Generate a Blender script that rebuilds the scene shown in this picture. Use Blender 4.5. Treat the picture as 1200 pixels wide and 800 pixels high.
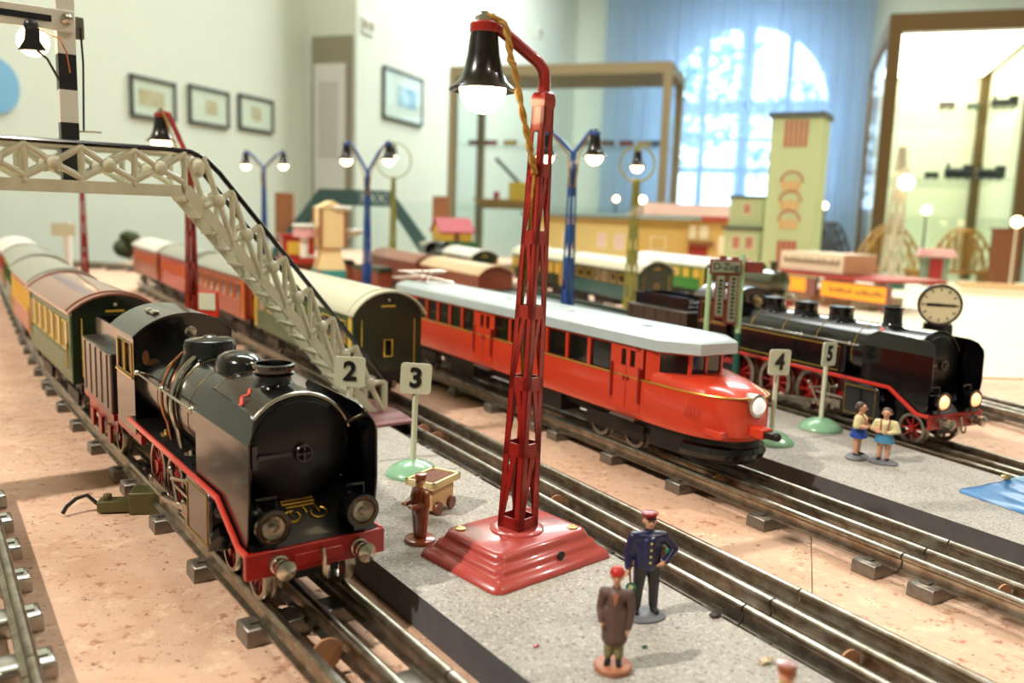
import bpy, math, random
import numpy as np
from mathutils import Vector, Matrix
for o in list(bpy.data.objects): bpy.data.objects.remove(o)
S = bpy.context.scene; COL = S.collection; R = math.radians
random.seed(4)
# ------------------------------------------------------------------ camera (photo frame 1200x800, metres, cork table top at z = 0)
FPX, HOR, ROLL, CH = 1000.0, 252.0, 0.033, 0.22
_r = math.atan(ROLL); _t = math.atan((400-HOR)*math.cos(_r)/FPX)
_f = Vector((0, math.cos(_t), -math.sin(_t))); _u0 = Vector((0, math.sin(_t), math.cos(_t))); _x0 = Vector((1,0,0))
_rt = math.cos(_r)*_x0 + math.sin(_r)*_u0; _up = -math.sin(_r)*_x0 + math.cos(_r)*_u0
EYE = Vector((0,0,CH))
def _ray(px, py): return _f + _rt*((px-600)/FPX) + _up*((400-py)/FPX)
def at(px, py, z=0.0):                       # photo pixel -> point on the horizontal plane z
    d = _ray(px, py); return EYE + d*((z-CH)/d.z)
def aty(px, py, Y):                          # photo pixel -> point at distance Y in front of the camera
    d = _ray(px, py); return EYE + d*(Y/d.y)
cd = bpy.data.cameras.new('camera'); cam = bpy.data.objects.new('camera', cd); COL.objects.link(cam)
M3 = Matrix((_rt, _up, -_f)).transposed(); cam.matrix_world = Matrix.Translation(EYE) @ M3.to_4x4()
cd.sensor_width = 36; cd.lens = 36*FPX/1200; cd.clip_start = .02; cd.clip_end = 60
cd.dof.use_dof = True; cd.dof.focus_distance = .55; cd.dof.aperture_fstop = 7.0
S.camera = cam
# ------------------------------------------------------------------ light
S.view_settings.view_transform = 'Standard'; S.view_settings.look = 'None'; S.view_settings.gamma = 1
S.view_settings.use_curve_mapping = False; S.view_settings.exposure = 0.18
S.cycles.use_denoising = True; S.cycles.max_bounces = 8; S.cycles.caustics_reflective = False; S.cycles.caustics_refractive = False
S.cycles.sample_clamp_indirect = 6
W = bpy.data.worlds.new('daylight'); S.world = W; W.use_nodes = True
W.node_tree.nodes['Background'].inputs[0].default_value = (.62,.80,1,1); W.node_tree.nodes['Background'].inputs[1].default_value = 11.0
def area(name, loc, aim, size, power, col, size_y=None):
    l = bpy.data.lights.new(name, 'AREA'); l.energy = power; l.color = col; l.size = size
    if size_y: l.shape = 'RECTANGLE'; l.size_y = size_y
    o = bpy.data.objects.new(name, l); COL.objects.link(o); o.location = loc
    o.rotation_euler = (Vector(aim)-Vector(loc)).to_track_quat('-Z','Y').to_euler(); return o
def spot(name, loc, aim, power, col, size, angle):
    l = bpy.data.lights.new(name, 'SPOT'); l.energy = power; l.color = col; l.shadow_soft_size = size; l.spot_size = R(angle); l.spot_blend = .5
    o = bpy.data.objects.new(name, l); COL.objects.link(o); o.location = loc
    o.rotation_euler = (Vector(aim)-Vector(loc)).to_track_quat('-Z','Y').to_euler(); return o
spot('ceiling_spotlight', (-2.55,-.75,3.1), (.05,.75,0), 560, (1,.93,.83), .06, 62)
spot('ceiling_spotlight', (1.6,-1.2,3.4), (.3,1.4,0), 80, (1,.90,.78), .10, 80)
spot('ceiling_spotlight', (2.6,1.0,3.3), (.9,2.6,0), 260, (1,.96,.90), .10, 80)
area('ceiling_luminaire', (-.2,3.4,3.7), (-.2,3.4,0), 3.2, 120, (.96,1,.97), 1.2)
area('ceiling_luminaire', (1.2,7.6,3.7), (1.2,7.6,0), 4.0, 380, (.92,1,1), 1.6)
# ------------------------------------------------------------------ helpers
def lin(c):
    return tuple(((v/255)/12.92 if v/255 <= .04045 else (((v/255)+.055)/1.055)**2.4) for v in c)
MATS = {}
def mat(name, rgb, rough=.5, metal=0, coat=0, var=.0, vscale=60, rgb2=None, bump=0, bscale=200, trans=0, emit=0, ecol=None, alpha=1, spec=None):
    if name in MATS: return MATS[name]
    m = bpy.data.materials.new(name); m.use_nodes = True; nt = m.node_tree; b = nt.nodes['Principled BSDF']; N = nt.nodes; Lk = nt.links
    c = lin(rgb); b.inputs['Base Color'].default_value = (*c,1); b.inputs['Roughness'].default_value = rough; b.inputs['Metallic'].default_value = metal
    b.inputs['Coat Weight'].default_value = coat; b.inputs['Coat Roughness'].default_value = .08
    b.inputs['Transmission Weight'].default_value = trans; b.inputs['Alpha'].default_value = alpha
    if spec is not None: b.inputs['Specular IOR Level'].default_value = spec
    if emit: b.inputs['Emission Color'].default_value = (*lin(ecol or rgb),1); b.inputs['Emission Strength'].default_value = emit
    if var or bump:
        tc = N.new('ShaderNodeTexCoord')
    if var:
        n = N.new('ShaderNodeTexNoise'); n.inputs['Scale'].default_value = vscale; n.inputs['Detail'].default_value = 6; n.inputs['Roughness'].default_value = .65
        r = N.new('ShaderNodeValToRGB'); r.color_ramp.elements[0].position = .35; r.color_ramp.elements[1].position = .68
        c2 = lin(rgb2) if rgb2 else tuple(v*(1-var) for v in c)
        r.color_ramp.elements[0].color = (*c2,1); r.color_ramp.elements[1].color = (*c,1)
        Lk.new(tc.outputs['Object'], n.inputs['Vector']); Lk.new(n.outputs['Fac'], r.inputs[0]); Lk.new(r.outputs[0], b.inputs['Base Color'])
    if bump:
        n2 = N.new('ShaderNodeTexNoise'); n2.inputs['Scale'].default_value = bscale; n2.inputs['Detail'].default_value = 4
        bp = N.new('ShaderNodeBump'); bp.inputs['Strength'].default_value = bump; bp.inputs['Distance'].default_value = .001
        Lk.new(tc.outputs['Object'], n2.inputs['Vector']); Lk.new(n2.outputs['Fac'], bp.inputs['Height']); Lk.new(bp.outputs[0], b.inputs['Normal'])
    MATS[name] = m; return m
def speckle(name, cols, rough, scales, bump=.4, bscale=900):          # cork, concrete: several grain sizes blended
    m = bpy.data.materials.new(name); m.use_nodes = True; nt = m.node_tree; b = nt.nodes['Principled BSDF']; N = nt.nodes; Lk = nt.links
    b.inputs['Roughness'].default_value = rough; tc = N.new('ShaderNodeTexCoord'); last = None
    for i, (c, sc, lo, hi) in enumerate(zip(cols, [0]+list(scales), [0]+[s[1] for s in SP[name]], [0]+[s[2] for s in SP[name]])):
        if i == 0: base = (*lin(c),1); continue
        n = N.new('ShaderNodeTexNoise'); n.inputs['Scale'].default_value = sc; n.inputs['Detail'].default_value = 5; n.inputs['Roughness'].default_value = .7
        Lk.new(tc.outputs['Object'], n.inputs['Vector'])
        mr = N.new('ShaderNodeMapRange'); mr.inputs['From Min'].default_value = lo; mr.inputs['From Max'].default_value = hi; Lk.new(n.outputs['Fac'], mr.inputs['Value'])
        mx = N.new('ShaderNodeMix'); mx.data_type = 'RGBA'; Lk.new(mr.outputs[0], mx.inputs['Factor'])
        if last is None: mx.inputs['A'].default_value = base
        else: Lk.new(last, mx.inputs['A'])
        mx.inputs['B'].default_value = (*lin(c),1); last = mx.outputs['Result']
    Lk.new(last, b.inputs['Base Color'])
    n2 = N.new('ShaderNodeTexNoise'); n2.inputs['Scale'].default_value = bscale; Lk.new(tc.outputs['Object'], n2.inputs['Vector'])
    bp = N.new('ShaderNodeBump'); bp.inputs['Strength'].default_value = bump; bp.inputs['Distance'].default_value = .0006; Lk.new(n2.outputs['Fac'], bp.inputs['Height']); Lk.new(bp.outputs[0], b.inputs['Normal'])
    MATS[name] = m; return m
SP = {'cork': [(0,.48,.70),(0,.53,.66),(0,.57,.66),(0,.62,.68)], 'concrete': [(0,.45,.7),(0,.54,.62),(0,.56,.64)]}
speckle('cork', [(226,186,158),(210,164,134),(238,206,174),(184,128,100),(104,70,50)], .85, (14,70,110,190), .6, 700)
speckle('concrete', [(172,166,157),(156,150,143),(212,206,194),(110,105,100)], .8, (30,620,480), .6, 1500)

class MB:
    def __init__(s): s.v = []; s.f = []; s.m = []
    def add(s, vs, fs, mi=0):
        o = len(s.v); s.v += [tuple(v) for v in vs]; s.f += [tuple(i+o for i in f) for f in fs]; s.m += [mi]*len(fs); return s
    def box(s, c, d, rz=0, mi=0, ry=0, rx=0, taper=1):
        x, y, z = d[0]/2, d[1]/2, d[2]/2; t = taper
        vs = [Vector(p) for p in ((-x,-y,-z),(x,-y,-z),(x,y,-z),(-x,y,-z),(-x*t,-y*t,z),(x*t,-y*t,z),(x*t,y*t,z),(-x*t,y*t,z))]
        if rz or ry or rx:
            M = Matrix.Rotation(rz,3,'Z') @ Matrix.Rotation(ry,3,'Y') @ Matrix.Rotation(rx,3,'X'); vs = [M@v for v in vs]
        c = Vector(c); return s.add([v+c for v in vs], [(0,3,2,1),(4,5,6,7),(0,1,5,4),(1,2,6,5),(2,3,7,6),(3,0,4,7)], mi)
    def b2(s, x0,x1,y0,y1,z0,z1, mi=0): return s.box(((x0+x1)/2,(y0+y1)/2,(z0+z1)/2),(abs(x1-x0),abs(y1-y0),abs(z1-z0)), mi=mi)
    def rings(s, rs, mi=0, cap0=True, cap1=True, close=True):
        n = len(rs[0]); vs = [p for r in rs for p in r]; fs = []
        for k in range(len(rs)-1):
            for i in range(n if close else n-1):
                j = (i+1) % n; fs.append((k*n+i, k*n+j, (k+1)*n+j, (k+1)*n+i))
        if cap0: fs.append(tuple(reversed(range(n))))
        if cap1: fs.append(tuple((len(rs)-1)*n+i for i in range(n)))
        return s.add(vs, fs, mi)
    def lathe(s, prof, c=(0,0,0), ax='z', n=20, mi=0, cap=True, sx=1, sy=1):
        c = Vector(c); rs = []
        for r, h in prof:
            ring = []
            for i in range(n):
                a = 2*math.pi*i/n; p, q = r*math.cos(a)*sx, r*math.sin(a)*sy
                v = (p,q,h) if ax == 'z' else ((h,p,q) if ax == 'x' else (q,h,p)); ring.append(c+Vector(v))
            rs.append(ring)
        return s.rings(rs, mi, cap, cap)
    def cyl(s, p0, p1, r0, r1=None, n=10, mi=0):
        p0, p1 = Vector(p0), Vector(p1); r1 = r0 if r1 is None else r1; d = (p1-p0).normalized()
        a = d.cross(Vector((0,0,1)) if abs(d.z) < .9 else Vector((1,0,0))).normalized(); b = d.cross(a)
        f = lambda p, r: [p+a*(r*math.cos(2*math.pi*i/n))+b*(r*math.sin(2*math.pi*i/n)) for i in range(n)]
        return s.rings([f(p0,r0), f(p1,r1)], mi)
    def tube(s, pts, r, n=8, mi=0, flat=1):
        pts = [Vector(p) for p in pts]; rs = []; a = None
        for i, p in enumerate(pts):
            d = (pts[min(i+1,len(pts)-1)]-pts[max(i-1,0)]).normalized()
            if a is None: a = d.cross(Vector((0,0,1)) if abs(d.z) < .9 else Vector((1,0,0))).normalized()
            a = (a-d*a.dot(d)).normalized(); b = d.cross(a); q = r[i] if isinstance(r, (list,tuple)) else r
            rs.append([p+a*(q*math.cos(2*math.pi*k/n))+b*(q*flat*math.sin(2*math.pi*k/n)) for k in range(n)])
        return s.rings(rs, mi)
    def ball(s, c, r, n=12, mi=0, z0=-1, z1=1):
        r = (r,r,r) if not isinstance(r, (tuple,list)) else r; c = Vector(c); rs = []; m = max(6,n//2+1)
        a0, a1 = math.asin(max(-1,z0)), math.asin(min(1,z1))
        for k in range(m+1):
            a = a0+(a1-a0)*k/m; q = max(math.cos(a), 1e-3)
            rs.append([c+Vector((r[0]*q*math.cos(2*math.pi*i/n), r[1]*q*math.sin(2*math.pi*i/n), r[2]*math.sin(a))) for i in range(n)])
        return s.rings(rs, mi)
    def prism(s, poly, pl, d0, d1, mi=0):                 # polygon in plane pl extruded from d0 to d1 along the third axis
        g = {'xy': lambda a,b,d:(a,b,d), 'xz': lambda a,b,d:(a,d,b), 'yz': lambda a,b,d:(d,a,b)}[pl]
        return s.rings([[Vector(g(a,b,d0)) for a,b in poly],[Vector(g(a,b,d1)) for a,b in poly]], mi)
    def ring(s, c, R0, r, ax='z', n=24, k=8, mi=0, a0=0, a1=2*math.pi):
        c = Vector(c); pts = []; full = abs(a1-a0) > 6.28
        for i in range(n+1):
            a = a0+(a1-a0)*i/n; p, q = R0*math.cos(a), R0*math.sin(a)
            pts.append(c+Vector((p,q,0) if ax == 'z' else ((0,p,q) if ax == 'x' else (p,0,q))))
        return s.tube(pts, r, k, mi)
    def xf(s, M): s.v = [tuple(M@Vector(v)) for v in s.v]; return s
    def build(s, name, ms, parent=None, loc=None, rz=0, ang=38, bevel=0, me=None):
        if me is None:
            me = bpy.data.meshes.new(name); me.from_pydata([tuple(v) for v in s.v], [], s.f)
            ms = ms if isinstance(ms, (list,tuple)) else [ms]
            for m in ms: me.materials.append(MATS[m] if isinstance(m,str) else m)
            me.polygons.foreach_set('material_index', s.m); me.polygons.foreach_set('use_smooth', [True]*len(s.f))
            me.update(); fixn(me); me.set_sharp_from_angle(angle=R(ang))
        o = bpy.data.objects.new(name, me); COL.objects.link(o)
        if parent is not None: o.parent = parent
        if loc is not None: o.location = loc
        if rz: o.rotation_euler = (0,0,rz)
        if bevel:
            b = o.modifiers.new('bevel','BEVEL'); b.width = bevel; b.segments = 2; b.limit_method = 'ANGLE'; b.angle_limit = R(40)
        return o
import bmesh
def fixn(me):
    bm = bmesh.new(); bm.from_mesh(me); bmesh.ops.recalc_face_normals(bm, faces=bm.faces); bm.to_mesh(me); bm.free()
def part(name, m, parent, fn, **k):
    b = MB(); fn(b); return b.build(name, m, parent, **k)
def share(src, name, parent, loc=(0,0,0), rot=(0,0,0)):
    o = bpy.data.objects.new(name, src.data); COL.objects.link(o); o.parent = parent; o.location = loc; o.rotation_euler = rot; return o
def thing(name, label, cat, loc=(0,0,0), rz=0, group=None):
    o = bpy.data.objects.new(name, None); COL.objects.link(o); o.empty_display_size = .02; o.location = loc; o.rotation_euler = (0,0,rz)
    return tag(o, label, cat, group)
def tag(o, label, cat, group=None):
    o['label'] = label; o['category'] = cat
    if group: o['group'] = group
    return o
def struct(o, label=None):
    o['kind'] = 'structure'
    if label: o['label'] = label
    return o
def text(name, body, size, m, parent, M, bold=0, depth=.0004, align='CENTER'):
    c = bpy.data.curves.new(name, 'FONT'); c.body = body; c.size = size; c.align_x = align; c.align_y = 'CENTER'; c.extrude = depth; c.offset = bold*size; c.resolution_u = 4
    t = bpy.data.objects.new(name+'_tmp', c); COL.objects.link(t); dg = bpy.context.evaluated_depsgraph_get()
    me = bpy.data.meshes.new_from_object(t.evaluated_get(dg)); bpy.data.objects.remove(t); bpy.data.curves.remove(c)
    me.transform(M); me.materials.clear(); me.materials.append(MATS[m]); me.name = name
    o = bpy.data.objects.new(name, me); COL.objects.link(o); o.parent = parent; return o
def tree_copy(src, parent=None):
    c = src.copy(); COL.objects.link(c); c.parent = parent
    for ch in list(src.children): tree_copy(ch, c)
    return c
# ------------------------------------------------------------------ materials
mat('wall_paint', (213,218,200), .85, var=.03, vscale=3)
mat('floor_wood', (120,90,60), .5, var=.3, vscale=8)
mat('steel', (190,184,172), .30, 1, var=.3, vscale=90, rgb2=(140,126,108))
mat('tin', (165,158,148), .34, 1, var=.3, vscale=120, rgb2=(110,98,84))
mat('tin_bright', (205,202,195), .25, 1, var=.2, vscale=120)
mat('gunmetal', (150,142,132), .40, .75, var=.35, vscale=140)
mat('black_enamel', (7,6,7), .20, 0, .5, spec=.5)
mat('black_matte', (22,20,19), .55)
mat('dark_frame', (34,28,25), .5, .3)
mat('soot', (8,7,7), .38, 0, .1, spec=.35)
mat('red_paint', (176,30,22), .3, 0, .4, var=.25, vscale=70)
mat('red_wheel', (150,18,18), .35, 0, .3)
mat('red_edge', (205,48,36), .3, 0, .4)
mat('mast_red', (158,34,26), .36, .0, .4, var=.22, vscale=60)
mat('base_red', (186,78,70), .30, 0, .6, var=.25, vscale=45, rgb2=(176,64,58))
mat('railcar_red', (214,64,36), .26, 0, .6, var=.06, vscale=20)
mat('railcar_roof', (188,201,203), .35, 0, .3, var=.08, vscale=30)
mat('gold', (205,165,70), .3, .9)
mat('brass', (205,175,110), .28, 1)
mat('copper', (190,130,95), .32, 1)
mat('bronze', (104,76,52), .35, .9)
mat('nickel', (200,192,178), .24, 1)
mat('glass_dark', (20,18,17), .08, 0, .5)
mat('cream_paint', (214,213,188), .35, 0, .4, var=.12, vscale=50, rgb2=(196,192,164))
mat('sign_cream', (216,218,190), .4)
mat('sign_green', (136,186,148), .3, 0, .5)
mat('print_black', (15,13,13), .5)
mat('plate_mauve', (150,100,98), .45, var=.3, vscale=60)
mat('plat_side', (92,90,92), .8, var=.2, vscale=120)
mat('bulb', (255,240,215), .3, emit=14, ecol=(255,226,178))
mat('bulb_far', (255,240,215), .3, emit=9, ecol=(255,214,160))
mat('headlamp', (255,235,205), .3, emit=1.5, ecol=(255,168,104))
mat('band_dull',(120,100,50),.4,.6)
mat('reflector',(226,218,200),.3,.4)
mat('lens_clear',(250,246,236),.02,0,0,trans=1)
mat('lens', (215,205,185), .06, .0, 1, trans=.6)
mat('shade_black', (22,16,14), .25, .2, .5)
mat('cord', (190,145,60), .7, var=.4, vscale=300)
mat('blue_mast', (36,86,158), .35, 0, .4, var=.2, vscale=50)
mat('olive_mast', (150,150,70), .45, 0, .2, var=.2, vscale=50)
mat('wood_brown', (132,62,34), .35, 0, .4, var=.25, vscale=30)
mat('curtain_rail', (120,110,95), .5)
def glass_mat(name, col, fac):
    m = bpy.data.materials.new(name); m.use_nodes = True; nt = m.node_tree; N = nt.nodes; N.clear()
    o = N.new('ShaderNodeOutputMaterial'); t = N.new('ShaderNodeBsdfTransparent'); t.inputs[0].default_value = (*lin(col),1)
    g = N.new('ShaderNodeBsdfGlossy'); g.inputs['Roughness'].default_value = .03; x = N.new('ShaderNodeMixShader')
    lw = N.new('ShaderNodeLayerWeight'); lw.inputs[0].default_value = .5; pw = N.new('ShaderNodeMath'); pw.operation = 'POWER'; pw.inputs[1].default_value = 5; mr = N.new('ShaderNodeMapRange'); mr.inputs['To Min'].default_value = .03; mr.inputs['To Max'].default_value = fac
    nt.links.new(lw.outputs['Facing'], pw.inputs[0]); nt.links.new(pw.outputs[0], mr.inputs['Value']); nt.links.new(mr.outputs[0], x.inputs[0]); nt.links.new(t.outputs[0], x.inputs[1]); nt.links.new(g.outputs[0], x.inputs[2]); nt.links.new(x.outputs[0], o.inputs[0]); MATS[name] = m
glass_mat('pane_glass', (250,253,251), .4); glass_mat('case_glass', (250,253,252), .4)
def sheer(name, col, clear):
    m = bpy.data.materials.new(name); m.use_nodes = True; nt = m.node_tree; N = nt.nodes; N.clear(); L = nt.links
    o = N.new('ShaderNodeOutputMaterial'); t = N.new('ShaderNodeBsdfTransparent'); t.inputs[0].default_value = (.86,.93,1,1)
    d = N.new('ShaderNodeBsdfDiffuse'); d.inputs[0].default_value = (*lin(col),1); tl = N.new('ShaderNodeBsdfTranslucent'); tl.inputs[0].default_value = (*lin(col),1)
    a = N.new('ShaderNodeMixShader'); a.inputs[0].default_value = .55; L.new(d.outputs[0], a.inputs[1]); L.new(tl.outputs[0], a.inputs[2])
    x = N.new('ShaderNodeMixShader'); x.inputs[0].default_value = clear; L.new(a.outputs[0], x.inputs[1]); L.new(t.outputs[0], x.inputs[2]); L.new(x.outputs[0], o.inputs[0]); MATS[name] = m
sheer('sheer_blue', (196,212,232), .36)
# ------------------------------------------------------------------ room (axes turned 18.4 degrees against the view)
RA = math.atan(.334); D1 = Vector((math.sin(RA), math.cos(RA), 0)); D2 = Vector((math.cos(RA), -math.sin(RA), 0))
def uv(u, v, z=0): return D2*u + D1*v + Vector((0,0,z))
def rbox(b, u0,u1,v0,v1,z0,z1, mi=0):
    c = uv((u0+u1)/2,(v0+v1)/2,(z0+z1)/2); return b.box(c, (abs(u1-u0),abs(v1-v0),abs(z1-z0)), rz=-RA, mi=mi)
FZ, CZ = -.85, 4.0
def on_v(px, py, v):                                  # photo pixel -> (u, z) on the upright plane at depth v
    d = _ray(px, py); k = v/d.dot(D1); p = EYE+d*k; return p.dot(D2), p.z
VP, VW, UR, VB = 5.5, 11.45, 6.2, -3.2
UL, UP = on_v(360,43,VP)[0], on_v(418,43,VP)[0]
struct(part('floor', 'floor_wood', None, lambda b: rbox(b, UL-.3,UR+.3,VB-.3,VW+.3,FZ-.1,FZ)))
struct(part('ceiling', 'wall_paint', None, lambda b: rbox(b, UL-.3,UR+.3,VB-.3,VW+.3,CZ,CZ+.1)))
struct(part('wall_left', 'wall_paint', None, lambda b: rbox(b, UL-.2,UL,VB,VP,FZ,CZ)))
struct(part('wall_pillar', 'wall_paint', None, lambda b: rbox(b, UL-.2,UP,VP,VW,FZ,CZ)))
struct(part('wall_right', 'wall_paint', None, lambda b: rbox(b, UR,UR+.2,VB,VW,FZ,CZ)))
struct(part('wall_behind', 'wall_paint', None, lambda b: rbox(b, UL-.2,UR+.2,VB-.2,VB,FZ,CZ)))
# window wall with an arched opening
wu0 = on_v(772,200,VW)[0]; wu1 = on_v(968,200,VW)[0]; wzb = on_v(860,240,VW)[1]; wzt = on_v(868,26,VW)[1]
wuc = (wu0+wu1)/2; wr = (wu1-wu0)/2; wsp = wzt-wr
def wall_back(b):
    rbox(b, UP-.3,wu0,VW,VW+.25,FZ,CZ); rbox(b, wu1,UR+.3,VW,VW+.25,FZ,CZ); rbox(b, wu0,wu1,VW,VW+.25,FZ,wzb)
    n = 20
    for i in range(n):
        a0, a1 = math.pi*i/n, math.pi*(i+1)/n
        P = [(wuc-wr*math.cos(a0), wsp+wr*math.sin(a0)), (wuc-wr*math.cos(a1), wsp+wr*math.sin(a1))]
        q = [uv(P[0][0],VW,P[0][1]),uv(P[1][0],VW,P[1][1]),uv(P[1][0],VW,CZ),uv(P[0][0],VW,CZ)]
        b.rings([q,[p+D1*.25 for p in q]])
struct(part('wall_window', 'wall_paint', None, wall_back))
mat('window_wood', (196,208,214), .5)
w = part('window_1', 'pane_glass', None, lambda b: b.rings([[uv(wuc-wr*math.cos(math.pi*i/24),VW+.12+dv,wsp+wr*math.sin(math.pi*i/24)) for i in range(25)]+[uv(wu1,VW+.12+dv,wzb),uv(wu0,VW+.12+dv,wzb)] for dv in (0,.008)]))
struct(w)
for k, t in enumerate((-.5,0,.5)):
    u = wuc+wr*t; zt = wsp+math.sqrt(max(0,wr*wr-(wr*t)**2)); wd = .05 if t else .09
    part('mullion', 'window_wood', w, lambda b: rbox(b, u-wd,u+wd,VW+.06,VW+.13,wzb,zt))
for z, hd in ((wsp,.09),(wzb+(wsp-wzb)*.36,.05),(wzb+(wsp-wzb)*.68,.03)):
    part('transom', 'window_wood', w, lambda b: rbox(b, wu0,wu1,VW+.06,VW+.12,z-hd,z+hd))
part('arch_trim', 'window_wood', w, lambda b: b.tube([uv(wuc-wr*math.cos(math.pi*i/24),VW+.1,wsp+wr*math.sin(math.pi*i/24)) for i in range(25)], .06, 6))
# trees outside
mat('foliage', (70,120,60), .7, var=.5, vscale=3); mat('bark', (80,65,50), .8)
def leafy(px, py, rad, v, n, lab):
    u, z = on_v(px, py, v); c = uv(u, v, z); t = thing('tree', lab, 'tree', uv(u,v,FZ), 0, 'trees outside the window'); off = uv(u,v,FZ)
    rnd = random.Random(px); b = MB()
    for i in range(n):
        d = Vector((rnd.gauss(0,1),rnd.gauss(0,1),rnd.gauss(0,1))).normalized()*rad*rnd.random()**.4; p = c-off+d; s = rad*rnd.uniform(.05,.11)
        e = Vector((rnd.gauss(0,1),rnd.gauss(0,1),rnd.gauss(0,1))).normalized(); f = e.orthogonal().normalized()
        b.add([p-e*s,p+f*s*.6,p+e*s,p-f*s*.6],[(0,1,2,3)])
    b.build('foliage','foliage',t); part('trunk','bark',t,lambda b: b.cyl((0,0,0),(0,0,c.z-off.z),.16,.08))
leafy(790,90,1.5,15,900,'green leafy tree outside the arched window, beside its left jamb'); leafy(950,160,1.5,21,900,'green leafy tree outside the arched window, beside its right jamb')
# curtain
cu0 = on_v(707,100,VW-.35)[0]; cu1 = on_v(1018,100,VW-.35)[0]
def curtain(u0, u1, b, n):
    pts = [(u0+(u1-u0)*i/n, VW-.35+.06*math.sin(i*.9)+.035*math.sin(i*.37)) for i in range(n+1)]
    b.rings([[uv(u,v,FZ+.05) for u,v in pts],[uv(u,v,CZ-.12) for u,v in pts]], cap0=False, cap1=False, close=False)
mid = on_v(862,100,VW-.35)[0]
for a_, c_, lab in ((cu0,mid,'sheer blue curtain over the window half beside the pale pillar wall'),(mid,cu1,'sheer blue curtain over the window half beside the lit display case')):
    b = MB(); curtain(a_, c_, b, 150); tag(b.build('curtain','sheer_blue'), lab, 'curtain', 'window curtains')
tag(part('curtain_rod','curtain_rail',None,lambda b: b.cyl(uv(cu0-.1,VW-.35,CZ-.08),uv(cu1+.1,VW-.35,CZ-.08),.03)), 'long rod that carries the blue curtains above the window', 'curtain rod')
# pictures on the walls
mat('frame_dark', (70,72,66), .5); mat('mount', (226,228,212), .7); mat('art_a', (190,160,120), .7, var=.5, vscale=9, rgb2=(214,204,170)); mat('art_b', (90,150,190), .5, var=.6, vscale=7, rgb2=(200,214,210))
def on_u(px, py, u):
    d = _ray(px, py); k = u/d.dot(D2); p = EYE+d*k; return p.dot(D1), p.z
def picture(u, x0, x1, yt, yb, lab, art, fx0, fx1, grp):
    v0, z1 = on_u(x0, yt, u); v1, _ = on_u(x1, yt+8, u); _, z0 = on_u(x0, yb, u); w_, h_ = v1-v0, z1-z0
    t = thing('framed_picture', lab, 'picture', uv(u, v0, z0), math.pi/2-RA, grp)        # local x along the wall, -y into the room
    for nm, m, a in (('frame','frame_dark',[(0,w_,0,.014),(0,w_,h_-.014,h_),(0,.014,0,h_),(w_-.014,w_,0,h_)]),):
        part(nm, m, t, lambda b: [b.b2(q[0],q[1],-.022,-.002,q[2],q[3]) for q in a])
    part('mount','mount',t,lambda b: b.b2(.012,w_-.012,-.010,-.002,.012,h_-.012))
    part('print',art,t,lambda b: b.b2(w_*fx0,w_*fx1,-.0115,-.009,h_*.3,h_*.7))
    part('glazing','pane_glass',t,lambda b: b.b2(.012,w_-.012,-.018,-.016,.012,h_-.012))
picture(UL,150,203,86,135,'dark framed picture with a wide sheet, first of three beside the signal mast','art_a',.18,.75,'row of small framed pictures')
picture(UL,219,266,98,143,'dark framed picture with a small square print, middle of the row of three','art_a',.4,.7,'row of small framed pictures')
picture(UL,278,318,109,150,'small dark framed picture nearest to the tall text panel','art_a',.35,.65,'row of small framed pictures')
picture(UP,448,494,76,137,'framed picture with a pale blue print on the wall right of the text panel','art_b',.35,.85,'framed picture by the text panel')
mat('panel_grey', (142,134,110), .8)
def textmat():
    m = bpy.data.materials.new('panel_text'); m.use_nodes = True; nt = m.node_tree; N = nt.nodes; b = N['Principled BSDF']; b.inputs['Roughness'].default_value = .8
    tc = N.new('ShaderNodeTexCoord'); wv = N.new('ShaderNodeTexWave'); wv.bands_direction = 'Z'; wv.inputs['Scale'].default_value = 9; wv.inputs['Distortion'].default_value = 0
    r = N.new('ShaderNodeValToRGB'); r.color_ramp.elements[0].position = .45; r.color_ramp.elements[1].position = .6; r.color_ramp.elements[0].color = (*lin((176,170,160)),1); r.color_ramp.elements[1].color = (*lin((206,202,194)),1)
    nt.links.new(tc.outputs['Object'], wv.inputs['Vector']); nt.links.new(wv.outputs[0], r.inputs[0]); nt.links.new(r.outputs[0], b.inputs['Base Color']); MATS['panel_text'] = m
textmat(); mat('panel_white', (212,208,200), .8)
pu0, pz1 = on_v(366,43,VP-.02);  pu1, _ = on_v(412,41,VP-.02); pz0 = on_v(366,228,VP-.02)[1]
t = thing('text_panel', 'tall grey-brown wall panel with a pale text sheet on the pillar', 'panel', uv(pu0,VP-.025,pz0-.35), -RA); PH = pz1-pz0+.35; PW = pu1-pu0
part('board','panel_grey',t,lambda b: b.b2(0,PW,0,.02,0,PH)); part('sheet','panel_white',t,lambda b: b.b2(PW*.06,PW*.86,-.006,0,0.02,PH*.87))
part('text_block','panel_text',t,lambda b: b.b2(PW*.18,PW*.68,-.008,-.005,PH*.42,PH*.79))
for px, py, lab in ((430,30,'small pale wall socket high on the wall above the framed blue print'),(632,38,'small pale switch box on the wall by the curtain')):
    v, z = on_u(px, py, UP); t = thing('wall_socket', lab, 'socket', uv(UP,v,z), math.pi/2-RA); part('plate','mount',t,lambda b: b.b2(-.09,.09,-.012,0,-.06,.06), bevel=.004); part('insert','panel_grey',t,lambda b: [b.b2(s-.03,s+.03,-.016,-.01,-.03,.03) for s in (-.045,.045)])
# round blue disc on the left wall
v, z = on_u(-8,100,UL); mat('disc_blue',(120,175,205),.6)
t = thing('wall_disc','round pale blue disc on a grey wall board behind the signal arm','sign',uv(UL,v,z),math.pi/2-RA)
part('disc','disc_blue',t,lambda b: b.lathe([(.12,-.02),(.12,-.001)],ax='y',n=40)); 
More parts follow.
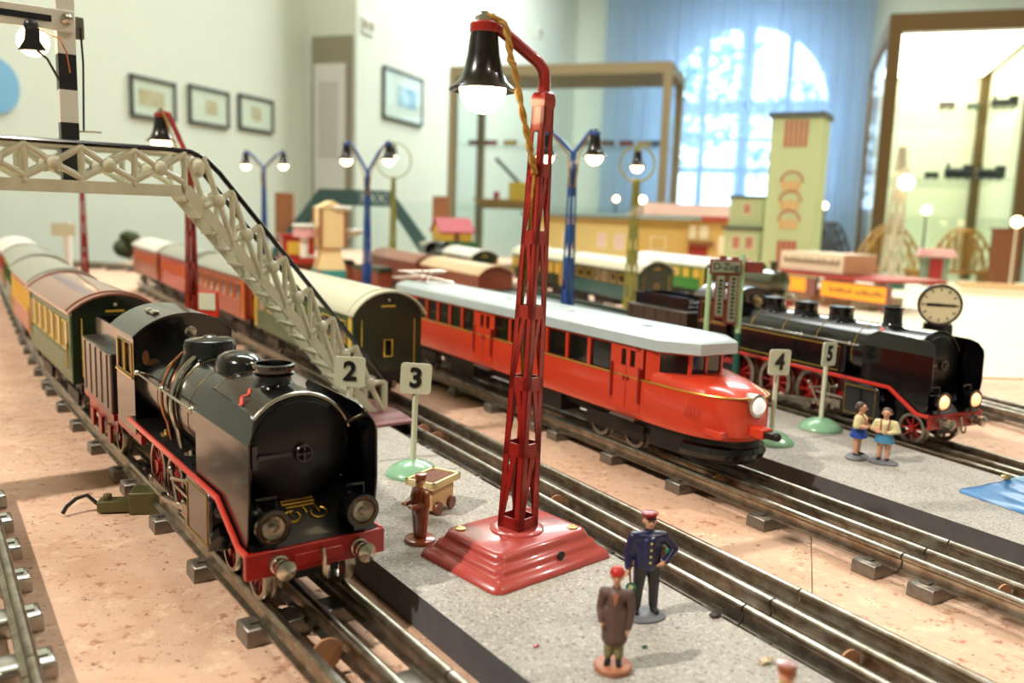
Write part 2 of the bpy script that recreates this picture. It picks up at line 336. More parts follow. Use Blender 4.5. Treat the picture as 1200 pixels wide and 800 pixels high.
# ------------------------------------------------------------------ glass display cases
mat('case_frame', (150,134,100), .5); mat('case_frame_dark', (92,68,22), .5); mat('case_white', (236,236,214), .7); mat('case_lamp', (255,252,225), .5, emit=7.0, ecol=(255,252,225)); mat('case_back', (206,214,190), .7)
def case(name, lab, u0,u1,v0,v1,z1, fm, fw, shelves, lamp, back):
    t = thing(name, lab, 'display case', uv(u0,v0,FZ), -RA); w_, d_, h_ = u1-u0, v1-v0, z1-FZ; zb = .72
    part('plinth',fm,t,lambda b: b.b2(0,w_,0,d_,0,zb))
    part('top',fm,t,lambda b: b.b2(0,w_,0,d_,h_-fw*1.4,h_))
    for x in (0,w_-fw):
        for y in (0,d_-fw): part('post',fm,t,lambda b: b.b2(x,x+fw,y,y+fw,zb,h_-fw*1.4))
    if back: 
        part('back_panel',back,t,lambda b: b.b2(fw,w_-fw,d_-.012,d_-.002,zb,h_-fw*1.4)); part('side_panel',back,t,lambda b: b.b2(w_-.012,w_-.002,fw,d_-fw,zb,h_-fw*1.4)); part('deck',back,t,lambda b: b.b2(fw,w_-fw,fw,d_-fw,zb,zb+.006))
    for z in shelves: part('glass_shelf','case_glass',t,lambda b: b.b2(fw,w_-fw,fw+.02,d_-.03,z-.004,z+.004))
    if lamp: part('light_panel','case_lamp',t,lambda b: b.b2(fw,w_-fw,fw,d_-fw,h_-fw*1.4-.02,h_-fw*1.4-.001))
    part('front_pane','case_glass',t,lambda b: b.b2(fw,w_-fw,.01,.016,zb,h_-fw*1.4))
    part('side_pane','case_glass',t,lambda b: b.b2(.01,.016,fw,d_-fw,zb,h_-fw*1.4))
    return t, w_, d_, h_
V1 = 5.1; a_, zt = on_v(527,78,V1); b_, _ = on_v(788,72,V1)
zsh = on_v(560,168,V1)[1]-FZ
c1 = case('glass_display_case','glass display case with a thin brown frame standing before the blue curtain',a_,b_,V1,V1+.55,zt,'case_frame',.045,(zsh,),False,None)
V2 = 4.5; a2, zt2 = on_v(1044,16,V2); b2_ = on_v(1160,97,V2+1.22)[0]+.014
s1 = on_v(1110,131,V2+.32)[1]-FZ; s2 = on_v(1110,212,V2+.32)[1]-FZ
c2 = case('lit_display_case','brightly lit white display case with a dark brown frame and glass shelves',a2,b2_,V2,V2+1.25,zt2,'case_frame_dark',.06,(s1,s2),True,'case_white')
# exhibits in the cases
mat('toy_dark',(38,44,46),.5); mat('toy_green',(40,100,60),.5); mat('toy_brown',(120,70,40),.5); mat('toy_red',(150,40,30),.5); mat('toy_yellow',(205,170,60),.5); mat('toy_blue',(60,100,140),.5); mat('toy_white',(225,225,215),.5); mat('toy_pink',(225,170,170),.5)
def toy(name, lab, cat, p, rz, fn, ms, grp=None):
    t = thing(name, lab, cat, p, rz, grp); fn(t, ms); return t
def toy_wagon(t, ms, l=.10, h=.05):
    part('body',ms[0],t,lambda b: b.b2(-l/2,l/2,-.02,.02,.012,h)); part('roof',ms[1],t,lambda b: b.prism([(-.022,h),(.022,h),(.014,h+.012),(-.014,h+.012)],'yz',-l/2-.003,l/2+.003))
    for x in (-l*.3,l*.3): part('wheels','toy_dark',t,lambda b: b.lathe([(.012,-.02),(.012,.02)],(x,0,.012),'y',12))
def toy_engine(t, ms, l=.16, h=.07):
    part('boiler',ms[0],t,lambda b: b.lathe([(.001,-l*.5),(.028,-l*.5),(.028,l*.2),(.001,l*.2)],(0,0,.05),'x',16)); part('cab',ms[0],t,lambda b: b.b2(l*.15,l*.5,-.03,.03,.015,h+.025))
    part('chimney',ms[0],t,lambda b: b.cyl((-l*.38,0,.07),(-l*.38,0,.105),.009,.012)); part('frame',ms[1],t,lambda b: b.b2(-l/2,l/2,-.03,.03,.014,.024))
    for x in (-.3,0,.3): part('wheels','toy_dark',t,lambda b: b.lathe([(.017,-.03),(.017,.03)],(x*l,0,.017),'y',14))
zA = FZ+s1+.0045; zB = FZ+s2+.0045
for px, fn, ms, lab, sc in ((1109,toy_wagon,('toy_brown','toy_blue'),'small brown toy wagon on the upper shelf of the lit case',1),(1140,toy_wagon,('toy_green','toy_dark'),'small green toy wagon on the upper shelf of the lit case',.8),(1176,toy_engine,('toy_dark','toy_brown'),'small dark toy engine on the upper shelf of the lit case',1)):
    u, _ = on_v(px,131,V2+.32); o = toy('toy_wagon' if fn is toy_wagon else 'toy_engine',lab,'toy train',uv(u,V2+.32,zA),-RA,fn,ms,'exhibits in the lit case'); o.scale = (sc*.72,)*3
for px, fn, ms, lab, sc in ((1091,toy_wagon,('toy_dark','toy_green'),'small dark green toy wagon on the lower shelf of the lit case',.9),(1122,toy_engine,('toy_dark','toy_dark'),'long black toy engine beside the green wagon on the lower shelf',1.1),(1160,toy_engine,('toy_dark','toy_blue'),'black toy engine with blue frame on the lower shelf of the lit case',1.05)):
    u, _ = on_v(px,212,V2+.32); o = toy('toy_wagon' if fn is toy_wagon else 'toy_engine',lab,'toy train',uv(u,V2+.32,zB),-RA,fn,ms,'exhibits in the lit case'); o.scale = (sc*.72,)*3
zC = FZ+zsh+.0045
for i, px in enumerate((557,575,598,690,712,734,755,772)):
    u, _ = on_v(px,168,V1+.25); ms = (('toy_brown','toy_dark'),('toy_red','toy_dark'),('toy_yellow','toy_brown'),('toy_blue','toy_dark'))[i%4]
    o = toy('toy_wagon',('brown toy wagon at the wall end of the shelf row in the thin-framed case','red toy wagon next to the brown one at the wall end of the row','yellow toy wagon seen just left of the big red lamp mast','blue toy wagon seen between the red mast and the ring lamp','brown toy wagon between the blue and the second red toy wagon','red toy wagon behind the ring lamp in the shelf row','yellow toy wagon at the curtain end of the shelf row','blue toy wagon last in the row beside the case post')[i],'toy train',uv(u,V1+.25,zC),-RA,toy_wagon,ms,'wagons in the thin-framed case'); o.scale = (.85,.85,.6)
# ------------------------------------------------------------------ layout table
tb = thing('layout_table','large cork-topped table that carries the whole toy railway','table',uv(0,0,FZ))
mat('table_wood',(120,95,70),.6,var=.2,vscale=6)
UB = [.022-2.4,.022-1.2,.022,.022+1.2,.022+2.4,.022+3.4]; VBd = [-.6,1.45,3.2,4.25]
def tloc(b, u0,u1,v0,v1,z0,z1): c = uv((u0+u1)/2,(v0+v1)/2,(z0+z1)/2-FZ); b.box(c,(u1-u0,v1-v0,z1-z0),rz=-RA)
part('table_frame','table_wood',tb,lambda b: tloc(b,UB[0],UB[-1],VBd[0],VBd[-1],-.08,-.006))
for i in range(len(UB)-1):
    for j in range(len(VBd)-1):
        b = MB(); tloc(b,UB[i]+.0003,UB[i+1]-.0003,VBd[j]+.0003,VBd[j+1]-.0003,-.006,0); b.build('cork_sheet','cork',tb)
for u in (UB[0]+.1,UB[-1]-.1):
    for v in (VBd[0]+.1,VBd[-1]-.1): part('leg','table_wood',tb,lambda b: tloc(b,u-.04,u+.04,v-.04,v+.04,FZ,-.08))
g = thing('glass_guard','low clear glass guard along the far edge of the railway table','glass panel',uv(UB[0],VBd[-1]-.03,0),-RA)
for k in range(4):
    w4 = (UB[-1]-UB[0])/4; part('pane','case_glass',g,lambda b: b.b2(k*w4+.004,(k+1)*w4-.004,0,.006,.0005,.275))
    part('clip','tin',g,lambda b: b.b2((k+.5)*w4-.03,(k+.5)*w4+.03,-.01,.016,.0003,.02))
mat('cream_board',(236,228,196),.6,var=.08,vscale=4)
cb = [at(1330,447,0),at(1112,443,0),at(985,372,0),at(950,338,0),uv(on_v(945,320,4.17)[0],4.17),uv(3.1,4.17)]
tag(part('cream_board','cream_board',None,lambda b: b.rings([[Vector((p.x,p.y,.0003)) for p in cb],[Vector((p.x,p.y,.003)) for p in cb]])),'pale cream painted board laid on the table behind the big black engine','board')
# ------------------------------------------------------------------ tracks
class Path:                                    # o: point, ang: heading (from +Y towards -X) ; s grows away from the camera
    def __init__(s, o, ang, bends=()): s.o = Vector((o[0],o[1],0)); s.a = ang; s.b = bends
    def ang(s, d):
        a = s.a
        for (d0,d1,da) in s.b: a += da*min(1,max(0,(d-d0)/(d1-d0)))
        return a
    def pt(s, d):
        if not s.b: a = R(s.a); return s.o+Vector((-math.sin(a),math.cos(a),0))*d
        n = max(1,int(abs(d)/.02)); p = s.o.copy(); st = d/n
        for i in range(n): a = R(s.ang((i+.5)*st)); p += Vector((-math.sin(a),math.cos(a),0))*st
        return p
    def frame(s, d, z=0): p = s.pt(d); p.z = z; return p, R(s.ang(d))-math.pi/2
PA = Path((-.0948,.4131),36.4,((.45,1.0,-3.6),)); PB = Path((.170,.400),31.1,((.5,1.0,1.0),)); PC = Path((.194,.644),31.1); PD = Path((.416,.757),26.0); PE = Path((.572,1.0),20.5); PF = Path((.585,1.9),20.5); PG = Path((-.185,2.5),21)
a_ = R(36.4); PL = Path((PA.o.x-.150*math.cos(a_), PA.o.y-.150*math.sin(a_)),35.0)
RAILP = [(-.0046,.0088),(.0046,.0088),(.0044,.0098),(.0016,.0108),(.0010,.0128),(.0010,.0152),(.0022,.0162),(.0027,.0178),(.0022,.0193),(.0010,.0200),(-.0010,.0200),(-.0022,.0193),(-.0027,.0178),(-.0022,.0162),(-.0010,.0152),(-.0010,.0128),(-.0016,.0108),(-.0044,.0098)]
def sleeper_mesh(hl):
    b = MB(); h = .0095; w_ = .0085
    # stamped tin box with sloped ends and a raised fixing tab either side
    q = lambda y, z, ww: [Vector((-ww,y,z)),Vector((ww,y,z))]
    rs = []
    b.rings([[Vector((-w_,-hl,0)),Vector((w_,-hl,0)),Vector((w_,hl,0)),Vector((-w_,hl,0))],[Vector((sx*w_,sy*(hl-.0003),h*.80)) for sx,sy in ((-1,-1),(1,-1),(1,1),(-1,1))],[Vector((sx*w_*.93,sy*(hl-.0010),h*.93)) for sx,sy in ((-1,-1),(1,-1),(1,1),(-1,1))],[Vector((sx*w_*.78,sy*(hl-.0024),h)) for sx,sy in ((-1,-1),(1,-1),(1,1),(-1,1))]])
    for y in (-1,1):
        b.box((0,y*(hl-.006),h+.0004),(.006,.005,.0012)); b.box((0,y*(hl-.0115),h+.001),(.010,.002,.0022))
    return b
SLM = {}
def track(lab, P, s0, s1, gauge, hl, joints, sm='gunmetal', rm='steel', step=.09, sec=.40, centre=True):
    p, rz = P.frame(0); t = thing('track',lab,'track',(p.x,p.y,0),rz,'tinplate railway tracks')
    inv = (Matrix.Translation((p.x,p.y,0)) @ Matrix.Rotation(rz,4,'Z')).inverted()
    s = s0
    # rails come in sections with a small gap at each joint
    edges = []; x = joints
    while x > s0: x -= sec
    while x < s1: edges.append(x); x += sec
    edges.append(x)
    for off in ((-gauge/2,0,gauge/2) if centre else (-gauge/2,gauge/2)):
        for e0, e1 in zip(edges[:-1], edges[1:]):
            b0, b1 = max(e0+.0006,s0), min(e1-.0006,s1)
            if b1-b0 < .01: continue
            n = max(1,int((b1-b0)/.05)) if P.b else 1; rs = []
            for i in range(n+1):
                d = b0+(b1-b0)*i/n; q, rr = P.frame(d); M = inv @ Matrix.Translation(q) @ Matrix.Rotation(rr,4,'Z')
                rs.append([M @ Vector((0,off+y,z-(.0012 if off == 0 else 0))) for y,z in RAILP])
            b = MB(); b.rings(rs); b.build('rail',rm,t,ang=50)
    key = (hl,sm)
    ss = []
    for e0, e1 in zip(edges[:-1], edges[1:]):
        m = max(2,int(round((sec-.04)/step)))
        ss += [e0+.020+(sec-.040)*i/m for i in range(m+1)]
    for d in ss:
        if d < s0+.01 or d > s1-.01: continue
        q, rr = P.frame(d); v = inv @ q
        if key not in SLM: SLM[key] = sleeper_mesh(hl).build('sleeper',sm,t,loc=(v.x,v.y,.0002),rz=rr-rz,ang=45); SLM[key]['jit'] = 0
        else: o = share(SLM[key],'sleeper',t,(v.x,v.y,.0002),(0,0,rr-rz+R(random.uniform(-1.2,1.2))))
    # card insulators threaded on the centre rail
    return t, inv, rz
mat('card',(196,140,100),.7)
TA = track('tinplate track under the black engine with smoke deflectors, beside the lamp platform',PA,-.22,2.6,.0445,.034,.308)
TB = track('empty tinplate track along the lamp platform, leading under the green carriage with cream roof',PB,-.12,2.15,.043,.034,.045)
TC = track('tinplate track under the long red railcar',PC,-.36,.95,.048,.036,-.145)
TD = track('tinplate track under the big black engine with lit headlamps',PD,-.45,1.95,.048,.036,.06)
TE = track('tinplate track between the big black engine and the cream board',PE,-.35,1.7,.046,.034,.1)
TF = track('tinplate track under the dark olive engine before the station',PF,-.15,1.8,.046,.034,.1)
TG = track('far tinplate track under the pair of dark engines',PG,-.35,.55,.046,.034,.1)
TL = track('bright tinplate track at the edge of the cork by the loose point motor',PL,-.3,.34,.045,.034,.02,sm='tin_bright',step=.05,sec=.36)
TH = track('far curved tinplate track behind the red lamp masts',Path((-1.12,2.72),62,((0,1.2,40),)),-.12,1.2,.046,.034,.1)
def insulator(T, P, d, k):                     # round card washer standing on the centre rail
    q, rr = P.frame(d); v = T[1] @ q
    part('insulator','card',T[0],lambda b: (b.lathe([(.0080,-.0005),(.0080,.0005)],(0,-.0112,.0112),'x',22)),loc=(v.x,v.y,0),rz=rr-T[2])
for d in (-.035,.05,.13,.43): insulator(TA,PA,d,0)
for d in (-.012,.145,.24,.44,.47): insulator(TB,PB,d,0)
for d in (-.20,.03): insulator(TC,PC,d,0)
# ------------------------------------------------------------------ platforms
def poly_slab(name, pts, z0, z1, ms, parent, bevel=0):
    b = MB(); n = len(pts); vs = [Vector((x,y,z0)) for x,y in pts]+[Vector((x,y,z1)) for x,y in pts]
    b.add(vs,[tuple(range(n,2*n))],0); b.add(vs,[(i,(i+1)%n,n+(i+1)%n,n+i) for i in range(n)],1); b.add(vs,[tuple(reversed(range(n)))],1)
    me_v = []; return b.build(name,ms,parent,bevel=bevel)
def lerp(p, q, t): return (p[0]+(q[0]-p[0])*t, p[1]+(q[1]-p[1])*t)
pf = thing('platform','grey concrete-look platform with the red lattice lamp, in two slabs','platform',(0,0,0))
pl0, pl1 = (-.052,.436), (.005,.354); dl = (math.sin(R(35.2)),-math.cos(R(35.2)))
Lf = lambda s: (-.052-dl[0]*s, .436-dl[1]*s); dr = (math.sin(R(31.3)),-math.cos(R(31.3))); Rf = lambda s: (.057-dr[0]*s, .502-dr[1]*s)
near = [Lf(-.22),Rf(-.30)]; sL, sR = .268, .19
poly_slab('slab',[near[0],near[1],Rf(sR),Lf(sL)],.0003,.02,['concrete','plat_side'],pf,bevel=.0012)
poly_slab('slab',[Lf(sL+.0008),Rf(sR+.0008),Rf(.72),Lf(.74)],.0003,.0198,['concrete','plat_side'],pf,bevel=.0012)
pf2 = thing('platform','grey concrete-look platform between the red railcar and the big black engine','platform',(0,0,0))
d2l = (math.sin(R(31.2)),-math.cos(R(31.2))); L2 = lambda s: (.262-d2l[0]*s,.649-d2l[1]*s); d2r = (math.sin(R(26.5)),-math.cos(R(26.5))); R2 = lambda s: (.357-d2r[0]*s,.784-d2r[1]*s)
poly_slab('slab',[L2(-.36),R2(-.42),R2(.008),L2(.16)],.0003,.02,['concrete','plat_side'],pf2,bevel=.0012)
poly_slab('slab',[L2(.1608),R2(.0088),R2(.42),L2(.62)],.0003,.0198,['concrete','plat_side'],pf2,bevel=.0012)
# ------------------------------------------------------------------ lattice lamp masts
def mast_face(b, w0, w1, z0, z1, levels, th=.0009, leg=.26, diag=.15, band=.0075):
    """one sheet-metal face in the local xz plane, width w0 at the foot to w1 at the top, windows between bands cut by a diagonal"""
    W_ = lambda z: w0+(w1-w0)*(z-z0)/(z1-z0); h0 = lambda z: W_(z)/2
    def quad(p):  # 4 points (x,z) -> thin slab; y follows the taper
        rs = [[Vector((x, -W_(z)/2+dy, z)) for x,z in p] for dy in (0,th)]; b.rings(rs)
    quad([(-h0(z0),z0),(-h0(z0)*(1-2*leg),z0),(-h0(z1)*(1-2*leg),z1),(-h0(z1),z1)]); quad([(h0(z0)*(1-2*leg),z0),(h0(z0),z0),(h0(z1),z1),(h0(z1)*(1-2*leg),z1)])
    for i, (a, c) in enumerate(zip(levels[:-1], levels[1:])):
        quad([(-h0(a),a),(h0(a),a),(h0(a+band),a+band),(-h0(a+band),a+band)])
        s = 1 if i % 2 else -1; e = .72; d = W_(a)*diag
        if i >= len(levels)-2: continue
        quad([(s*h0(a)*.8-d*.7,a+band*.5),(s*h0(a)*.8+d*.7,a+band*.5),(-s*h0(c)*.05+d*.7,c),(-s*h0(c)*.05-d*.7,c)])
    quad([(-h0(levels[-1]),levels[-1]),(h0(levels[-1]),levels[-1]),(h0(z1),z1),(-h0(z1),z1)])
BELL = [(.0010,.0),(.0066,-.0002),(.0074,-.003),(.0074,-.0065),(.0078,-.008),(.0088,-.017),(.0106,-.025),(.0140,-.0315),(.0184,-.0352),(.0184,-.0360),(.0140,-.0335),(.0100,-.027),(.001,-.025)]
def lamp_head(t, p, sc, m_ring, bulb, cap=True):
    p = Vector(p); f = lambda pr: [(r*sc,h*sc) for r,h in pr]
    sh = part('lamp_shade','shade_black',t,lambda b: b.lathe(f(BELL),p,n=28))
    part('shade_ring',m_ring,sh,lambda b: b.lathe(f([(.0066,-.0001),(.0078,-.0012),(.0078,-.0050),(.0074,-.0058),(.0060,-.0058)]),p,n=24))
    if cap: part('cap_nut','nickel',sh,lambda b: (b.lathe(f([(.0050,0),(.0050,.003),(.0028,.0034),(.002,.0035),(.002,.0055),(.0004,.006)]),p,n=6)))
    part('bulb',bulb,t,lambda b: b.ball(p+Vector((0,0,-.0345*sc)),(.0128*sc,.0128*sc,.0138*sc),24))
# --- main red lamp on the platform
LX, LY = .0065, .4840
t = thing('lattice_lamp','tall glossy red lattice lamp on a stepped red base, its big bulb lit','lamp',(LX,LY,.0203),0,'red lattice lamps')
brz = R(41.6)
def stepped(b, sx, sy, h, steps, flat):
    rs = []
    def rr(x,y,z,c):
        x, y = x/2, y/2; return [Vector(p) for p in ((-x+c,-y,z),(x-c,-y,z),(x,-y+c,z),(x,y-c,z),(x-c,y,z),(-x+c,y,z),(-x,y-c,z),(-x,-y+c,z))]
    for dx, z in steps: rs.append(rr(sx-dx*2, sy-dx*2, z*h, .004))
    b.rings(rs)
ST = [(0,0),(.0010,.10),(.0050,.24),(.0082,.30),(.0105,.36),(.0122,.46),(.0140,.56),(.0168,.62),(.0188,.68),(.0202,.78),(.0218,.90),(.0240,.97),(.0262,1.0)]
plate = part('base_plate','base_red',t,lambda b: stepped(b,.092,.0735,.0165,[(d*.50,z) for d,z in ST],0),rz=brz)
part('collar','base_red',t,lambda b: b.lathe([(.0165,.0150),(.0160,.0172),(.0145,.0180),(.012,.0183),(.001,.0183)],n=32))
for sx, sy in ((-1,1),(1,-1)):
    part('screw','brass',plate,lambda b: (b.lathe([(.0033,0),(.0033,.0008),(.0024,.0013),(.0005,.0014)],(sx*.0275,sy*.0190,.0162),n=16), b.box((sx*.0275,sy*.0190,.0177),(.0042,.0006,.0004)), b.box((sx*.0275,sy*.0190,.0177),(.0006,.0042,.0004))))
part('cable_hole','print_black',plate,lambda b: b.lathe([(.0026,0),(.0026,.0012)],(0.006,-.0322,.0085),'y',16))
mz0, mz1 = .0175, .262; TILT = Matrix.Rotation(R(1.4),4,'Y')                # the old mast leans a little
lv = [mz0,.062,.101,.142,.184,.221,.246]
for i in range(4):
    b = MB(); mast_face(b,.0170,.0085,mz0,mz1,lv); b.xf(TILT @ Matrix.Rotation(math.pi/2*i+R(45+4),4,'Z')); b.build('lattice_face','mast_red',t)
def top_cap(b):
    b.lathe([(.0064,.259),(.0068,.2605),(.0068,.2635),(.0060,.2660),(.0042,.2675),(.001,.2680)],n=4); b.xf(TILT @ Matrix.Rotation(R(4),4,'Z'))
part('mast_cap','mast_red',t,top_cap)
HD = aty(568,30,LY) - Vector((LX,LY,.0203)); HD.y = -.004      # top of the shade
arm = [(.0064,0,.265),(.0067,0,.2725),(.0060,-.0002,.2780),(.0032,-.0006,.2825)]
end = Vector((HD.x+.0075,-.0038,HD.z-.0015)); s0 = Vector(arm[-1])
arm += [tuple(s0.lerp(end,k/5)) for k in range(1,5)]+[(HD.x+.0045,-.004,HD.z+.0002),(HD.x,-.004,HD.z+.0008)]
part('arm','mast_red',t,lambda b: b.tube(arm,.0034,12))
lamp_head(t,(HD.x,-.004,HD.z+.001),1.0,'red_paint','bulb')
cb_ = [(HD.x+.003,-.009,HD.z+.004),(HD.x+.0115,-.0105,HD.z-.001),(HD.x+.0135,-.0105,HD.z-.010),(HD.x+.0150,-.0100,HD.z-.020),(HD.x+.0165,-.0105,HD.z-.022),(HD.x+.0190,-.0105,HD.z-.034),(HD.x+.0225,-.0110,HD.z-.048),(HD.x+.0255,-.0105,HD.z-.060),(HD.x+.0280,-.0090,HD.z-.070),(HD.x+.0300,-.0055,HD.z-.078)]
def cord_pts(ph, amp, n=60):
    out = []
    for i in range(n+1):
        x = i/n*(len(cb_)-1); k = min(int(x),len(cb_)-2); f = x-k; P = Vector(cb_[k]).lerp(Vector(cb_[k+1]),f); a = x*4.2+ph; out.append(P+Vector((math.cos(a)*amp,math.sin(a)*amp,0)))
    return out
part('cord','cord',t,lambda b: (b.tube(cord_pts(0,.0010),.0012,6), b.tube(cord_pts(math.pi,.0010),.0012,6)))
part('inner_cord','cord',t,lambda b: b.tube([(HD.x+.0300,-.0050,HD.z-.078),(.001,0,.19),(-.002,.002,.14),(.002,0,.09),(.001,.001,.03)],.0011,6))
RED = t
# --- generic mast lamps further back
def far_mast(t, m, h, w0=.0165, w1=.0085, base=True, rz=R(40)):
    n = 6; lv_ = [.012+(h-.012)*(i/n) for i in range(n)]
    for i in range(4):
        b = MB(); mast_face(b,w0,w1,.012,h,lv_,leg=.31); b.xf(Matrix.Rotation(math.pi/2*i+rz,4,'Z')); b.build('lattice_face',m,t)
    if base: part('base_plate',m,t,lambda b: stepped(b,.07,.07,.013,ST,0),rz=R(28))
    part('mast_cap',m,t,lambda b: (b.lathe([(w1*.78,h-.003),(w1*.82,h),(w1*.5,h+.005),(.001,h+.006)],n=4), b.xf(Matrix.Rotation(rz+R(45),4,'Z'))))
def single_lamp(lab, px, Y, pxh, pyh, m, z0=.0003):
    p = aty(px,300,Y); t = thing('lattice_lamp',lab,'lamp',(p.x,p.y,z0),0,'red lattice lamps'); h = .262; far_mast(t,m,h)
    q = aty(pxh,pyh,Y)-Vector((p.x,p.y,z0)); q.y = 0
    part('arm',m,t,lambda b: b.tube([(0,0,h),(0,0,h+.012),(-.002,0,h+.018),(q.x+.01,0,q.z-.001),(q.x,0,q.z+.001)],.0034,8)); lamp_head(t,q,1.0,m,'bulb_far')
    part('cord','cord',t,lambda b: b.tube([(q.x+.006,-.006,q.z),(q.x+.014,-.008,q.z-.02),(-.008,-.006,q.z-.06),(-.003,-.003,h-.03)],.0012,6))
single_lamp('red lattice lamp with a lit bulb standing behind the cream footbridge',224,1.12,188,132,'mast_red')
single_lamp('red lattice lamp far back between the two curved trains, head hidden by the footbridge',99,2.0,73,162,'mast_red')
def double_lamp(lab, px, Y, xs, yh, yj, grp, z0=.0003):
    p = aty(px,300,Y); t = thing('twin_lamp',lab,'lamp',(p.x,p.y,z0),0,grp); zj = aty(px,yj,Y).z-z0; h = zj-.015; far_mast(t,'blue_mast',h)
    for xx in xs:
        q = aty(xx,yh,Y)-Vector((p.x,p.y,z0)); q.y = 0; sg = 1 if q.x > 0 else -1
        part('arm','blue_mast',t,lambda b: b.tube([(sg*.001,0,h-.004),(sg*.002,0,zj),(q.x*.5,0,zj+(q.z-zj)*.62),(q.x-sg*.006,0,q.z+.001),(q.x,0,q.z+.001)],.0032,8)); lamp_head(t,q,.98,'blue_mast','bulb_far')
        part('cord','cord',t,lambda b: b.tube([(q.x-sg*.008,-.004,q.z-.004),(sg*.008,-.004,zj-.004),(sg*.006,-.006,zj-.03),(sg*.003,-.005,zj-.05)],.0012,6))
double_lamp('blue lattice lamp with two lit bulbs between the green carriage and the wagons',430,1.8,(406,456),167,200,'blue twin lamps')
double_lamp('dark blue twin lamp standing farthest back before the pale wall',310,2.35,(288,332),178,196,'blue twin lamps')
double_lamp('blue lattice lamp with two lit bulbs behind the big red lamp',667,1.25,(640,698),154,178,'blue twin lamps')
def ring_lamp(lab, px, Y, yr, rr, yb, m, hang=True, bulb='bulb_far'):
    p = aty(px,300,Y); t = thing('ring_lamp',lab,'lamp',(p.x,p.y,.0003),0,'ring lamps'); zc = aty(px,yr,Y).z; Rr = rr*Y/1000; h = zc-Rr; far_mast(t,m,h,.022,.010)
    part('ring',m,t,lambda b: b.ring((0,0,zc),Rr,.0022,'y',28,8)); lamp_head(t,(0,0,zc+Rr*.85),.95,m,bulb)
ring_lamp('olive lattice mast with a lit lamp hung inside a ring, by the teal carriage',741,1.7,192,20,0,'olive_mast')
ring_lamp('olive lattice mast with a pale ring lamp, before the far green footbridge',460,2.7,188,20,0,'olive_mast')
# ------------------------------------------------------------------ rolling stock : local x forwards, z = 0 on the rail top
RT = .0203
_wheel = {}
def wheel(t, x, y, r, m='red_wheel', spokes=10, face=-1, name='wheel'):
    k = (round(r,4),m,spokes,face)
    if k in _wheel: return share(_wheel[k],name,t,(x,y,r))
    b = MB(); f = face
    prof = [(r*.80,.0028*f),(r*.98,.0028*f),(r,.0024*f),(r,-.0018*f),(r*1.07,-.0022*f),(r*1.07,-.0034*f),(r*.80,-.0034*f)]
    rs = []; n = 28
    for q, h in prof+[prof[0]]: rs.append([Vector((q*math.cos(2*math.pi*i/n),h,q*math.sin(2*math.pi*i/n))) for i in range(n)])
    b.rings(rs,0,False,False)
    b.lathe([(r*.22,.0032*f),(r*.22,-.003*f)],(0,0,0),'y',12,1)
    for i in range(spokes):
        a = 2*math.pi*i/spokes; b.box((math.cos(a)*r*.5,0,math.sin(a)*r*.5),(r*.66,.0022,r*.085),ry=-a,mi=1)
    if m == 'dark_frame': b.lathe([(r*.82,.001*f),(r*.82,-.003*f)],(0,0,0),'y',16,1)
    o = b.build(name,['steel' if m != 'dark_frame' else 'gunmetal',m],t,loc=(x,y,r)); _wheel[k] = o; return o
def buffers(t, x, y, z, s, m='nickel', sc=1):
    for sg in (-1,1):
        part('buffer',m,t,lambda b: b.lathe([(.0048*sc,0),(.0048*sc,.003*sc),(.0042*sc,.0034*sc),(.0042*sc,.0075*sc),(.0038*sc,.0078*sc),(.0038*sc,.0090*sc),(.0049*sc,.0094*sc),(.0050*sc,.0120*sc),(.0004,.0148*sc)] if s > 0 else [(.0050*sc,0),(.0046*sc,-.008*sc),(.0060*sc,-.0085*sc),(.0060*sc,-.011*sc),(.0004,-.012*sc)],(x,sg*y,z),'x',18))
def arcpoly(w, z0, zc, n=14):                # arch: springs at z0 (half-width w) crown zc
    h = zc-z0; rad = (w*w+h*h)/(2*h); c = zc-rad; a = math.asin(min(1,w/rad))
    return [(rad*math.sin(-a+2*a*i/n), c+rad*math.cos(-a+2*a*i/n)) for i in range(n+1)]
def arch_roof(t, m, x0, x1, w, z0, zc, th=.0022, name='roof', ribs=()):
    o = arcpoly(w,z0,zc); i_ = [(y,z-th) for y,z in reversed(o)]
    r = part(name,m,t,lambda b: b.prism(o+i_,'yz',x0,x1))
    for x in ribs: part('roof_rib',m,r,lambda b: b.prism([(y*1.003,z+.0012) for y,z in o]+[(y,z-.0005) for y,z in reversed(o)],'yz',x-.0012,x+.0012))
    return r
